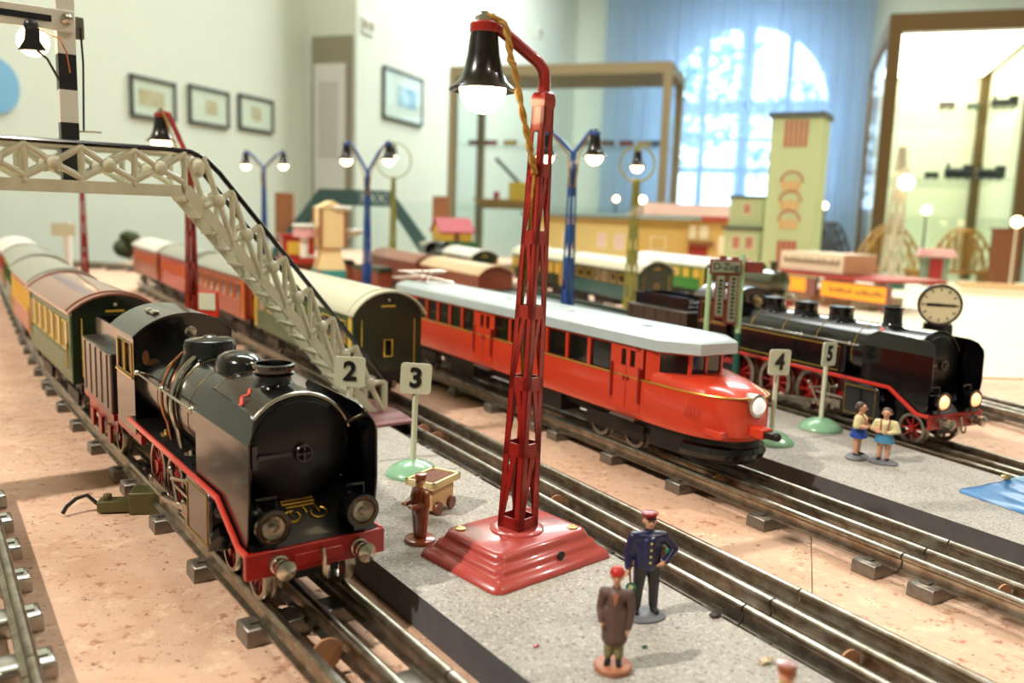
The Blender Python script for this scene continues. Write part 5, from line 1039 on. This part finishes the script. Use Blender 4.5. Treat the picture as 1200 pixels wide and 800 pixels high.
part('lapel','wood_base',t,lambda b: b.add([(-.030,-.088,Z+.71),(.030,-.088,Z+.71),(.004,-.093,Z+.60),(-.004,-.093,Z+.60),(-.030,-.080,Z+.71),(.030,-.080,Z+.71),(.004,-.08,Z+.60),(-.004,-.08,Z+.60)],[(0,1,2,3),(4,7,6,5),(0,4,5,1),(1,5,6,2),(2,6,7,3),(3,7,4,0)]))
# turned wooden porter
q = at(492,632,.021); t = person('brown varnished wooden porter figure with arms held forward on a round foot',q,.0203,.0430,R(-52),FG); t.scale = (.0470,.0450,.0430)
part('base','figure_wood',t,lambda b: b.lathe([(.205,0),(.212,.012),(.205,.05),(.17,.062),(.001,.064)],n=28)); Z = .055
pr_ = [seg((-.04,0,Z+.03),(-.050,0,Z+.36),.070,.092,0), seg((.04,0,Z+.03),(.050,0,Z+.36),.070,.092,0), seg((-.035,0,Z+.40),(-.045,0,Z+.66),.105,.095,0), seg((.035,0,Z+.40),(.045,0,Z+.66),.105,.095,0), seg((0,-.03,Z+.52),(0,-.02,Z+.64),.105,.10,0)]
for k in (-1,1): pr_ += [seg((k*.125,0,Z+.66),(k*.165,-.01,Z+.52),.054,.050,0), seg((k*.165,-.01,Z+.52),(k*.095,-.155,Z+.50),.048,.040,0)]+hand((k*.090,-.165,Z+.50),(-k*.15,-1,.1),(0,0,1),1,1.1)
pr_ += [seg((0,0,Z+.70),(0,-.004,Z+.76),.05,.045,2)]+head((0,-.006,Z+.815),1,1,1.12)
sculpt('body',pr_,['figure_wood','skin','button_yellow'],t,.008,2); eyes(t,(0,-.006,Z+.815),1.12)
cp = part('cap','figure_wood',t,lambda b: b.lathe([(.070,Z+.862),(.074,Z+.875),(.080,Z+.925),(.078,Z+.938),(.001,Z+.945)],n=20)); part('visor','figure_wood',cp,lambda b: b.ball((0,-.058,Z+.866),(.052,.036,.010),12))
part('trouser_stripe','button_yellow',t,lambda b: b.cyl((-.140,-.01,Z+.34),(-.108,-.01,Z+.06),.008,n=6))
PORTER = t
# luggage cart
q = at(507,596,.02); t = thing('luggage_cart','small tan box cart with a tray of gravel behind the wooden porter','cart',(q.x,q.y,.0203),R(-28)); mat('cart_tan',(214,176,122),.5); mat('gravel',(150,104,84),.9,var=.5,vscale=900,bump=.8,bscale=1200); mat('tray_cream',(228,208,150),.45)
part('box','cart_tan',t,lambda b: b.b2(-.0085,.0085,-.013,.013,.003,.0195),bevel=.0006)
tr = part('tray','tray_cream',t,lambda b: (b.b2(-.0115,.0115,-.0165,.0165,.0190,.0205), b.b2(-.0115,-.0095,-.0165,.0165,.0200,.0235), b.b2(.0095,.0115,-.0165,.0165,.0200,.0235), b.b2(-.0115,.0115,-.0165,-.0145,.0200,.0235), b.b2(-.0115,.0115,.0145,.0165,.0200,.0235)))
part('gravel','gravel',tr,lambda b: b.b2(-.0096,.0096,-.0146,.0146,.0204,.0226))
for y_ in (-.008,.008):
    for sx in (1,): part('wheel','wood_brown',t,lambda b: b.lathe([(.0042,-.0012),(.0045,0),(.0042,.0012)],(sx*.0098,y_,.0044),'x',16))
o = tree_copy(PORTER); o.location = (.1035,.289,.0203); o.rotation_euler = (0,0,R(20)); o['label'] = 'brown varnished wooden figure of which only the head top shows at the platform corner'
# two girls
def girl(lab, p, rz, skirt, H_):
    t = person(lab,p,.0203,H_,rz,FG); t.scale = (H_*1.2,H_*1.2,H_*1.04)
    part('base','stone_base',t,lambda b: b.lathe([(.20,0),(.20,.02),(.15,.055),(.001,.062)],(0,0,0),n=22,sx=1.15,sy=.8)); Z = .05
    pr = []
    for k in (-1,1): pr += [seg((k*.050,0,Z+.42),(k*.055,.01,Z+.22),.058,.046,1), seg((k*.055,.01,Z+.22),(k*.058,.01,Z+.06),.044,.034,1), seg((k*.058,.015,Z+.022),(k*.064,-.055,Z+.016),.032,.026,2)]
    pr += [seg((-.04,0,Z+.48),(-.055,-.005,Z+.62),.068,.072,0), seg((.04,0,Z+.48),(.055,-.005,Z+.62),.068,.072,0), seg((0,-.02,Z+.50),(0,-.03,Z+.64),.075,.078,0), seg((-.09,0,Z+.67),(.09,0,Z+.67),.055,.055,0)]
    for k in (-1,1): pr += [seg((k*.120,0,Z+.67),(k*.165,.0,Z+.54),.054,.052,0), seg((k*.165,0,Z+.54),(k*.075,-.105,Z+.52),.046,.036,0 if k > 0 else 1)]+hand((k*.070,-.110,Z+.52),(-k*.8,-.5,.1),(0,-.2,1),1,1.0)
    pr += [seg((0,0,Z+.72),(0,-.01,Z+.77),.036,.034,1)]+head((0,-.015,Z+.835),1,1,1.15)
    sculpt('body',pr,['blouse','skin','print_black'],t,.008,2); eyes(t,(0,-.015,Z+.835),1.15)
    part('hair','hair_brown',t,lambda b: (b.ball((0,.014,Z+.862),(.076,.070,.074),16,z0=-.5), b.ball((-.060,.052,Z+.835),.026,10), b.ball((.060,.052,Z+.835),.026,10)))
    part('skirt',skirt,t,lambda b: b.lathe([(.112,Z+.48),(.118,Z+.45),(.148,Z+.34),(.150,Z+.325),(.10,Z+.33)],n=24,sx=1,sy=.85))
    part('braces','cap_red',t,lambda b: [b.tube([(k*.060,.06,Z+.70),(k*.062,-.04,Z+.735),(k*.055,-.105,Z+.64),(k*.050,-.100,Z+.50)],.009,6) for k in (-1,1)])
q = at(1004,535,.021); girl('little girl figure in pale yellow blouse and dark blue skirt beside her companion',q,R(52),'skirt_blue',.0485)
q = at(1034,541,.021); girl('little girl figure in pale yellow blouse and light blue skirt beside her companion',q,R(-34),'skirt_pale',.0470)
# ------------------------------------------------------------------ blue stepped base plate on the second platform
q = at(1188,590,.02); mat('plate_blue',(56,124,184),.35,0,.4,var=.2,vscale=40); mat('plate_blue_top',(150,190,214),.4,0,.3)
t = thing('lamp_base','blue stepped tin base plate of a lamp on the platform','lamp base',(q.x+.030,q.y+.004,.0203),R(26))
bp_ = part('base_plate',['plate_blue'],t,lambda b: stepped(b,.090,.092,.0150,ST,0)); part('top_panel','plate_blue_top',t,lambda b: b.b2(-.0185,.0185,-.0195,.0195,.0149,.0154)); 
for sx, sy in ((-1,1),(1,-1),(1,1),(-1,-1)): part('screw','brass',bp_,lambda b: b.lathe([(.0036,0),(.0036,.0012),(.0005,.002)],(sx*.0215,sy*.0225,.0151),n=14))
for i in range(4):
    b = MB(); mast_face(b,.0190,.0095,.0155,.262,[.0155,.06,.10,.142,.184,.221,.246]); b.xf(Matrix.Rotation(math.pi/2*i+R(45),4,'Z')); b.build('lattice_face','blue_mast',t)
part('arm','blue_mast',t,lambda b: b.tube([(0,0,.260),(0,0,.274),(.003,0,.281),(.022,0,.302),(.030,0,.304)],.0034,8)); lamp_head(t,(.030,0,.3035),1.0,'blue_mast','bulb_far')
t['label'] = 'blue lattice lamp mast on a stepped blue base plate at the platform end'; t['category'] = 'lamp'; t.name = 'lattice_lamp'
# ------------------------------------------------------------------ point motor with lead, and crumbs on the platform
q = at(165,598,0); t = thing('point_motor','olive tin point motor box with a dark lead lying beside the track','point motor',(q.x,q.y,.0003),R(12)); mat('olive_tin',(92,88,48),.4,.3,.2)
part('box','olive_tin',t,lambda b: b.b2(-.006,.034,-.010,.010,0,.016),bevel=.001); part('socket','olive_tin',t,lambda b: (b.b2(-.028,-.006,-.006,.006,.001,.009), b.cyl((-.022,0,.009),(-.022,0,.013),.003,n=10)),bevel=.0006)
part('lead','black_matte',t,lambda b: b.tube([(-.028,0,.005),(-.036,.002,.012),(-.043,.001,.010),(-.048,-.004,.006),(-.050,-.007,.002)],.0014,8))
mat('crumb_dark',(60,52,44),.7); mat('crumb_pale',(210,190,160),.7)
for px, py, m, s, lab in ((838,722,'crumb_dark',.0028,'dark shard of debris on the platform right of the station master'),(897,776,'crumb_pale',.0030,'pale wood chip on the platform near its corner'),(628,757,'cap_bright',.0012,'tiny red paint flake on the platform below the lamp base'),(755,758,'post_dark',.0012,'tiny dark green flake on the platform between the two figures')):
    q = at(px,py,.0205); tag(part('debris',m,None,lambda b: (b.box((0,0,s*.35),(s*2,s,s*.6),rz=.5,rx=.2), b.box((s*.7,s*.2,s*.5),(s,s*.7,s*.8),rz=1.1,ry=.4)),loc=(q.x,q.y,.0203)),lab,'debris')
# ------------------------------------------------------------------ toy buildings at the back of the table
mat('ochre',(228,208,134),.6,var=.06,vscale=8); mat('ochre_dark',(206,174,98),.6); mat('slate',(150,172,172),.5); mat('eave_dark',(74,86,80),.5); mat('roof_red',(170,56,48),.45); mat('roof_pale',(232,206,200),.4); mat('pale_green',(188,202,150),.6); mat('win_tan',(214,168,110),.5); mat('win_red',(178,92,70),.5); mat('sash',(240,232,200),.5)
def bwin(t, x0, x1, y, z0, z1, m, sgn=-1, fr='sash', arch=False):
    f = part('window',fr,t,lambda b: (b.b2(x0-.003,x1+.003,y,y+sgn*.0015,z0-.003,z0), b.b2(x0-.003,x1+.003,y,y+sgn*.0015,z1,z1+.003), b.b2(x0-.003,x0,y,y+sgn*.0015,z0,z1), b.b2(x1,x1+.003,y,y+sgn*.0015,z0,z1), b.b2((x0+x1)/2-.001,(x0+x1)/2+.001,y,y+sgn*.0015,z0,z1)))
    part('pane',m,f,lambda b: b.b2(x0,x1,y,y+sgn*.0008,z0,z1)); return f
# long ochre station: local x towards the camera, visible long face at y = 0 (faces -y)
sa = R(20.5)-math.pi/2
t = thing('station_building','long pale yellow toy station with a flat grey-blue roof, behind the teal carriage','toy building',(.41,2.9,.0003),sa)
part('walls','ochre',t,lambda b: b.b2(-1.0,0,0,.20,0,.222)); rf = part('roof','slate',t,lambda b: b.b2(-1.03,.03,-.03,.23,.222,.236)); part('eave','eave_dark',rf,lambda b: b.b2(-1.03,.03,-.032,-.028,.220,.226))
for x0, m in ((-.16,'roof_pale'),(-.30,'roof_pale'),(-.86,'sash')): bwin(t,x0,x0+.065,0,.115,.165,m)
part('door','sash',t,lambda b: b.b2(-.62,-.56,-.001,.001,.03,.17)); part('frieze','ochre_dark',t,lambda b: b.b2(-1.0,0,-.0012,0,.195,.212))
e = part('end_wall','ochre_dark',t,lambda b: b.b2(0,.002,0,.20,0,.222)); f = part('window','sash',e,lambda b: (b.b2(.002,.004,.05,.11,.12,.123), b.b2(.002,.004,.05,.11,.160,.163), b.b2(.002,.004,.05,.053,.12,.16), b.b2(.002,.004,.107,.11,.12,.16)))
part('quoins','win_tan',e,lambda b: [b.b2(.002,.0035,.165,.180,.09+k*.025,.105+k*.025) for k in range(5)])
# red-roofed hall behind it
p = aty(800,256,3.6); t = thing('toy_hall','ochre toy hall with a red and white roof beside the pale green tower','toy building',(p.x,p.y,.0003),R(-8))
part('walls','ochre_dark',t,lambda b: b.b2(-.20,.20,0,.22,0,.222)); rf = part('roof','roof_red',t,lambda b: b.b2(-.235,.225,-.03,.25,.222,.240)); part('roof_top','roof_pale',rf,lambda b: b.prism([(-.235,.240),(.225,.240),(.20,.285),(-.16,.290)],'xz',-.028,.248))
bwin(t,.025,.055,0,.15,.20,'sash'); bwin(t,.075,.105,0,.15,.20,'sash'); bwin(t,.155,.175,0,.09,.16,'sash'); part('porch','toy_brown',t,lambda b: b.b2(.0,.13,-.04,0,.12,.135)); part('gate','roof_red',t,lambda b: b.b2(.02,.11,-.002,0,.03,.12))
# pale green tower and side wing
p = aty(921,300,2.72); t = thing('toy_tower','tall pale green toy tower with dark flat roof and arched windows','toy building',(p.x,p.y,.0033),R(-30)); zt_ = .545; w_ = .077
part('walls','pale_green',t,lambda b: b.b2(-w_,w_,0,.13,0,zt_)); part('roof','eave_dark',t,lambda b: b.b2(-w_-.008,w_+.008,-.010,.14,zt_,zt_+.016)); mat('tower_side',(150,150,90),.6)
part('belfry_louvre','win_red',t,lambda b: [b.b2(-.033+k*.015,-.024+k*.015,-.002,0,zt_-.09,zt_-.008) for k in range(5)])
for k, zz_ in enumerate((.345,.285,.225)):
    aw = part('arched_window','win_tan',t,lambda b: [b.b2(-.028+j*.0195,-.014+j*.0195,-.002,0,zz_-.022,zz_+.006) for j in range(3)]); part('arch','win_red',aw,lambda b: b.ring((0,-.001,zz_+.002),.033,.003,'y',14,6,a0=0,a1=math.pi))
part('tower_door','win_red',t,lambda b: [b.b2(-.030+k*.0155,-.018+k*.0155,-.002,0,.075,.165) for k in range(4)])
p = aty(868,300,2.82); t = thing('tower_wing','low pale green annex with two storeys and a dark eave beside the tower','toy building',(p.x,p.y,.0003),R(-22))
part('walls','pale_green',t,lambda b: (b.b2(-.058,.058,0,.14,0,.200), b.b2(-.048,.058,.012,.14,.2,.300))); part('roof','eave_dark',t,lambda b: (b.b2(-.054,.062,.004,.15,.300,.308), b.b2(-.066,.064,-.012,.012,.198,.207)))
for x0 in (-.030,.012): bwin(t,x0,x0+.022,0,.135,.175,'win_red'); bwin(t,x0,x0+.022,0,.07,.105,'win_red')
bwin(t,-.002,.018,.012,.25,.28,'win_red')
# canopy with lit sign
mat('sign_orange',(236,150,40),.5,emit=.55,ecol=(250,160,40)); mat('sign_mauve',(140,92,88),.5); mat('pale_box',(236,222,194),.5); mat('tan_side',(190,150,110),.6)
t = thing('platform_canopy','low toy station canopy with a red roof, pale name box and lit orange sign boards','toy building',(.945,2.14,.0033),R(24)-math.pi/2)
part('name_box',['pale_box'],t,lambda b: b.b2(-.43,-.185,.02,.14,.088,.140)); part('box_end','tan_side',t,lambda b: b.b2(-.185,-.183,.02,.14,.088,.139)); mat('letter_brown',(120,92,66),.6)
part('box_lettering','letter_brown',t,lambda b: [b.b2(-.415+k*.0105,-.4085+k*.0105,.019,.0205,.108,.108+(.017 if k % 5 in (0,3) else .012)) for k in range(21)])
part('canopy_roof','roof_red',t,lambda b: b.b2(-.43,-.02,-.01,.22,.076,.0845)); 
s1_ = part('sign_board','sign_mauve',t,lambda b: b.b2(-.235,.0,-.006,.006,.022,.070)); part('sign_face','sign_orange',s1_,lambda b: b.b2(-.230,-.008,-.008,-.005,.027,.066)); part('sign_lettering','letter_brown',s1_,lambda b: [b.b2(-.20+k*.0105,-.1935+k*.0105,-.0085,-.0078,.040,.040+(.015 if k % 4 in (0,3) else .010)) for k in range(18) if k != 8])
s2_ = part('sign_board','sign_mauve',t,lambda b: b.b2(-.40,-.255,-.006,.006,.022,.070)); part('sign_face','sign_orange',s2_,lambda b: b.b2(-.395,-.29,-.008,-.005,.030,.068))
part('kiosk_base','pale_box',t,lambda b: b.b2(-.40,-.10,.03,.16,0,.03)); part('counter','tan_side',t,lambda b: b.b2(-.30,-.16,.026,.03,0,.028))
for x in (-.40,-.03):
    for y in (.01,.20): part('canopy_post','sign_mauve',t,lambda b: b.cyl((x,y,0),(x,y,.078),.004,n=8))
# far right: red-roofed pavilion, kiosk, lattice bridges, lamps
p = aty(985,312,3.05); t = thing('toy_pavilion','small toy pavilion with a pink-red hipped double roof beside the tower','toy building',(p.x,p.y,.0033),R(-14))
part('walls','win_red',t,lambda b: b.b2(-.05,.05,-.03,.03,0,.09)); 
for x in (-.032,.032): part('roof','roof_pink',t,lambda b: b.rings([[Vector((x-.036,-.05,.09)),Vector((x+.036,-.05,.09)),Vector((x+.036,.05,.09)),Vector((x-.036,.05,.09))],[Vector((x-.010,-.01,.125)),Vector((x+.010,-.01,.125)),Vector((x+.010,.01,.125)),Vector((x-.010,.01,.125))]])) if 'roof_pink' in MATS or mat('roof_pink',(214,120,110),.4) else None
part('door','toy_brown',t,lambda b: b.b2(-.012,.012,-.031,-.029,0,.06)); part('awning','toy_white',t,lambda b: b.b2(.03,.07,-.07,-.03,.05,.056))
p = aty(1095,328,3.3); t = thing('toy_kiosk','small toy kiosk with a flat pink roof and dark red door','toy building',(p.x,p.y,.0033),R(-20)); mat('kiosk_green',(120,140,120),.6)
part('walls','kiosk_green',t,lambda b: b.b2(-.045,.045,0,.08,0,.115)); part('roof','toy_pink',t,lambda b: b.prism([(-.068,.112),(.068,.112),(.058,.140),(-.058,.140)],'xz',-.03,.10)); part('door','red_wheel',t,lambda b: b.b2(-.024,.024,-.002,0,0,.105))
mat('brass_lattice',(168,128,62),.45,.4); mat('bridge_dark',(52,54,50),.5)
def arch_bridge(lab, px0, px1, Y, ytop, m):
    a, c = aty(px0,300,Y), aty(px1,300,Y); L = (c-a).length; zt = aty((px0+px1)/2,ytop,Y).z; t = thing('arch_bridge',lab,'toy bridge',(a.x,a.y,.0033),math.atan2(c.y-a.y,c.x-a.x),'toy arch bridges'); n = 9
    zf = lambda f: .045+(zt-.05)*math.sin(math.pi*f)**.75
    for y in (0,.07):
        g_ = part('arch_girder',m,t,lambda b: (b.tube([(L*i/16,y,zf(i/16)) for i in range(17)],.006,6), b.tube([(0,y,.042),(L,y,.042)],.006,6)))
        for i in range(1,n): part('hanger',m,g_,lambda b: b.cyl((L*i/n,y,.042),(L*i/n,y,zf(i/n)),.003,n=6))
        for i in range(n): part('brace',m,g_,lambda b: b.cyl((L*i/n,y,.042),(L*(i+1)/n,y,zf((i+1)/n)),.002,n=5))
    part('deck',m,t,lambda b: b.b2(0,L,0,.07,.034,.044)); [part('pier',m,t,lambda b: b.b2(x-.02,x+.02,0,.07,0,.036)) for x in (.02,L-.02)]
arch_bridge('brass-coloured toy arch bridge left of the pink-roofed kiosk',1008,1082,3.62,264,'brass_lattice'); arch_bridge('brass-coloured toy arch bridge right of the pink-roofed kiosk',1096,1168,3.60,268,'brass_lattice'); arch_bridge('dark toy arch bridge between the tower and the brass bridge',950,998,3.66,260,'bridge_dark')
p = aty(1178,318,3.45); tag(part('wooden_post','toy_brown',None,lambda b: (b.b2(-.045,.045,0,.05,0,.22), b.b2(-.05,.05,-.005,.055,.22,.228)),loc=(p.x,p.y,.0033)),'brown wooden block standing right of the brass bridges','block')
t = thing('arc_lamp','tall pale lattice mast with a lit globe and green foot','lamp',aty(1043,326,3.1)*Vector((1,1,0))+Vector((0,0,.0033)) if False else (aty(1043,326,3.1).x,3.1,.0033),0,'white globe lamps'); mat('mast_pale',(200,190,165),.5)
for i in range(4):
    b = MB(); mast_face(b,.060,.020,.03,.50,[.03+k*.078 for k in range(6)],th=.002); b.xf(Matrix.Rotation(math.pi/2*i+.4,4,'Z')); b.build('lattice_face','mast_pale',t)
part('foot','post_dark',t,lambda b: b.lathe([(.055,0),(.05,.02),(.03,.035),(.001,.036)],n=20)); part('arm','mast_pale',t,lambda b: b.cyl((0,-.02,.42),(0,-.05,.42),.005)); part('globe','bulb_far',t,lambda b: b.ball((0,-.055,.375),.026,16)); part('globe_cap','mast_pale',t,lambda b: b.lathe([(.012,.40),(.010,.41),(.004,.425)],(0,-.055,0),n=12))
def globe(lab, px, py, Y, r, basep, m='mast_pale'):
    p = aty(px,py,Y); t = thing('globe_lamp',lab,'lamp',(p.x,p.y,basep),0,'white globe lamps'); h = p.z-basep
    part('pole',m,t,lambda b: b.cyl((0,0,0),(0,0,h),.005,.0035,8)); part('foot',m,t,lambda b: b.lathe([(.022,0),(.016,.010),(.005,.014)],n=14)); part('globe','bulb_far',t,lambda b: b.ball((0,0,h),r,14))
globe('small lit globe lamp between the brass bridges, above the kiosk roof',1086,246,3.5,.018,.0033,'bridge_dark'); globe('small lit globe lamp in front of the brown block, right of the brass bridges',1192,260,3.2,.020,.0033); globe('small lit globe lamp on a dark pole right of the pale green tower',966,241,3.3,.013,.0033,'bridge_dark'); globe('small lit globe lamp before the dark rolling stock left of the olive ring lamp',722,233,3.9,.013,.0003,'bridge_dark'); globe('small lit globe lamp standing right of the olive ring lamp',753,234,3.5,.015,.0003,'bridge_dark')
p = aty(1165,345,2.9); t = thing('wood_tray','long pale wooden tray lying on the cream board at its far end','tray',(p.x,p.y,.0033),R(-18)); part('tray','pale_box',t,lambda b: b.b2(-.10,.30,0,.10,0,.035)); part('rim','win_tan',t,lambda b: b.b2(-.104,.304,-.004,.104,.028,.036))
# ------------------------------------------------------------------ left and middle distance
t = thing('toy_footbridge','dark teal toy footbridge with sloping stairs in the far distance','toy bridge',(aty(374,300,3.3).x,3.3,.0003),R(-3)); mat('teal_bridge',(58,98,98),.5); L = (aty(456,240,3.3)-aty(374,240,3.3)).x
for y in (0,.06):
    part('girder','teal_bridge',t,lambda b: (b.b2(0,L,y-.003,y+.003,.238,.245), b.b2(0,L,y-.003,y+.003,.290,.296),[b.cyl((L*k/8,y,.242),(L*(k+1)/8,y,.293),.004,n=6) for k in range(8)],[b.cyl((L*(k+1)/8,y,.242),(L*k/8,y,.293),.004,n=6) for k in range(8)]))
    [part('stair_rail','teal_bridge',t,lambda b: b.prism([(a,.296),(a,.240),(a+d*.17,.0),(a+d*.19,.05)],'xz',y-.002,y+.002)) for a, d in ((0,-1),(L,1))]
part('deck','teal_bridge',t,lambda b: b.b2(0,L,0,.06,.236,.240)); part('cover','teal_bridge',t,lambda b: b.b2(0,L*.52,.0,.06,.243,.296))
for px, y0, y1, Y, w_, lab in ((333,226,282,3.45,.036,'brown wooden board standing left of the teal footbridge'),(516,230,274,3.5,.034,'brown wooden board standing by the thin-framed glass case')):
    p = aty(px,y1,Y); h = aty(px,y0,Y).z; mat('board_brown',(176,122,82),.6,var=.2,vscale=10); tag(part('wooden_board','board_brown',None,lambda b: (b.b2(-w_,w_,0,.02,0,h), b.b2(-w_-.006,w_+.006,-.01,.03,0,.012)),loc=(p.x,p.y,.0003)),lab,'board','far wooden boards')
p = aty(530,272,3.1); t = thing('toy_cottage','small yellow toy cottage with a dull red gable roof','toy building',(p.x,p.y,.12),R(25)); part('walls','toy_yellow',t,lambda b: b.prism([(-.045,0),(.045,0),(.045,.035),(0,.075),(-.045,.035)],'yz',-.06,.06)); mat('roof_rose',(176,72,80),.5)
for s_ in (-1,1): part('roof','roof_rose',t,lambda b: b.rings([[Vector((x,s_*.052,.030)),Vector((x,0,.078)),Vector((x,0,.084)),Vector((x,s_*.056,.034))] for x in (-.068,.068)]))
part('plinth','toy_green',t,lambda b: b.b2(-.08,.08,-.06,.06,-.1197,0)); part('door','toy_brown',t,lambda b: b.b2(-.01,.01,-.0465,-.0445,.0,.03))
# cream bell tower with teal foot and round fittings
p = aty(386,330,2.15); t = thing('toy_signal_house','cream toy signal house with brown corner strips, white bowls and a teal foot','toy building',(p.x,p.y,.0003),R(28)); mat('cream_house',(236,212,156),.55); mat('teal_foot',(58,150,144),.5); mat('brown_strip',(150,84,50),.5)
part('foot','teal_foot',t,lambda b: b.b2(-.036,.036,-.036,.036,0,.070)); part('skirt','cream_house',t,lambda b: b.box((0,0,.098),(.066,.066,.056),taper=.62)); part('box','cream_house',t,lambda b: b.b2(-.031,.031,-.031,.031,.126,.222))
part('foot_strip','brown_strip',t,lambda b: [b.b2(sx*.036-.003,sx*.036+.003,-.038,-.034,0,.072) for sx in (-1,1)])
for sx in (-1,1):
    for sy in (-1,1): part('corner_strip','brown_strip',t,lambda b: b.b2(sx*.031-.003,sx*.031+.003,sy*.031-.003,sy*.031+.003,.124,.222))
part('gable','cream_house',t,lambda b: b.prism([(-.034,.222),(.034,.222),(0,.240)],'xz',-.034,.034)); 
for x, z_, r_ in ((-.066,.178,.030),(.062,.168,.022),(.02,.224,.034)): part('bowl','toy_white',t,lambda b: b.lathe([(.004,z_-.014),(r_*.8,z_-.008),(r_,z_),(r_*.9,z_+.004),(.004,z_+.002)],(x,-.01,0),n=18))
part('bowl_band','toy_pink',t,lambda b: b.lathe([(.027,.150),(.028,.168),(.002,.168)],(-.066,-.01,0),n=16)); part('bowl_stem','toy_white',t,lambda b: b.cyl((-.066,-.01,.10),(-.066,-.01,.155),.010)); part('bracket','toy_white',t,lambda b: (b.b2(-.07,-.03,-.014,-.008,.100,.106), b.b2(.03,.062,-.014,-.008,.150,.156)))
p = aty(348,305,2.3); t = thing('toy_kiosk','red toy kiosk with a pale yellow window beside the cream signal house','toy building',(p.x,p.y,.0003),R(24))
part('walls','red_paint',t,lambda b: b.b2(-.042,.042,-.03,.03,.085,.145)); part('window','toy_yellow',t,lambda b: b.b2(-.030,.012,-.032,-.03,.098,.132)); part('deck','red_paint',t,lambda b: b.b2(-.065,.065,-.05,.05,.075,.085)); part('base','toy_brown',t,lambda b: b.b2(-.05,.05,-.035,.035,0,.075)); part('roof','red_paint',t,lambda b: b.b2(-.048,.048,-.036,.036,.145,.151))
for px, py, lab in ((395,345,'low brown wagon body standing right of the teal-footed signal house'),(436,330,'low reddish wagon standing behind the blue twin lamp')):
    p = aty(px,py,2.35 if px == 395 else 2.08); o = toy('toy_wagon',lab,'toy train',(p.x,p.y,.0003),R(-52),lambda tt,ms: toy_wagon(tt,ms,.13,.075),('car_brown','gond_green'),'wagons by the signal house')
# pale cross sign and bush at far left
p = aty(80,300,2.5); t = thing('crossing_sign','pale crossing post with a small board far behind the curved train','sign',(p.x,p.y,.0003)); part('post','toy_white',t,lambda b: b.b2(-.008,.008,-.008,.008,0,.16)); part('board','roof_cream',t,lambda b: b.b2(-.040,.030,-.012,-.008,.118,.152))
p = aty(152,296,3.3); t = thing('toy_bush','round dark green toy bush beside the white-roofed carriage','toy plant',(p.x,p.y,.0003)); mat('bush',(86,96,60),.8,var=.4,vscale=60,bump=1,bscale=80); part('foliage','bush',t,lambda b: [b.ball((random.uniform(-.03,.03),random.uniform(-.03,.03),random.uniform(.03,.09)),random.uniform(.018,.03),8) for k in range(16)]); part('stem','toy_brown',t,lambda b: b.cyl((0,0,0),(0,0,.05),.006))
# red and cream notice behind the engine cab
p = at(246,405,.0); t = thing('notice_board','small cream notice with a red frame and pale stand behind the engine cab','sign',(aty(247,380,1.02).x,1.02,.0003),R(-14)); part('stand','cream_board',t,lambda b: b.prism([(-.006,0),(.022,0),(.020,.075),(-.006,.088)],'xz',-.003,.003)); part('frame','red_edge',t,lambda b: b.b2(-.013,.013,-.006,-.002,.088,.118)); part('face','sign_cream',t,lambda b: b.b2(-.011,.011,-.0072,-.0058,.096,.116))
# toy ship and boxes in the thin-framed case
zs_ = on_v(570,244,V1+.2)[1]; part('glass_shelf','case_glass',c1[0],lambda b: b.b2(.045,c1[1]-.045,.06,c1[2]-.03,zs_-FZ-.008,zs_-FZ))
u, _ = on_v(590,240,V1+.2); t = thing('toy_ship','wooden toy ship with a dark raised boom in the thin-framed case','toy ship',uv(u,V1+.2,zs_+.0005),-RA)
part('hull','win_tan',t,lambda b: b.rings([[Vector((x*.8,y*.5,0)) for x,y in ((-.18,0),(-.10,-.06),(.12,-.06),(.2,0),(.12,.06),(-.10,.06))],[Vector((x,y,.06)) for x,y in ((-.22,0),(-.12,-.07),(.14,-.07),(.24,0),(.14,.07),(-.12,.07))]])); part('cabin','toy_yellow',t,lambda b: b.b2(.05,.16,-.05,.05,.06,.17)); part('boom','toy_dark',t,lambda b: b.cyl((.12,0,.15),(-.06,0,.32),.012)); part('funnel','toy_red',t,lambda b: b.cyl((-.05,0,.06),(-.05,0,.11),.02)); part('keel','toy_brown',t,lambda b: b.b2(-.1,.1,-.01,.01,0,.01))
u, _ = on_v(640,240,V1+.2)
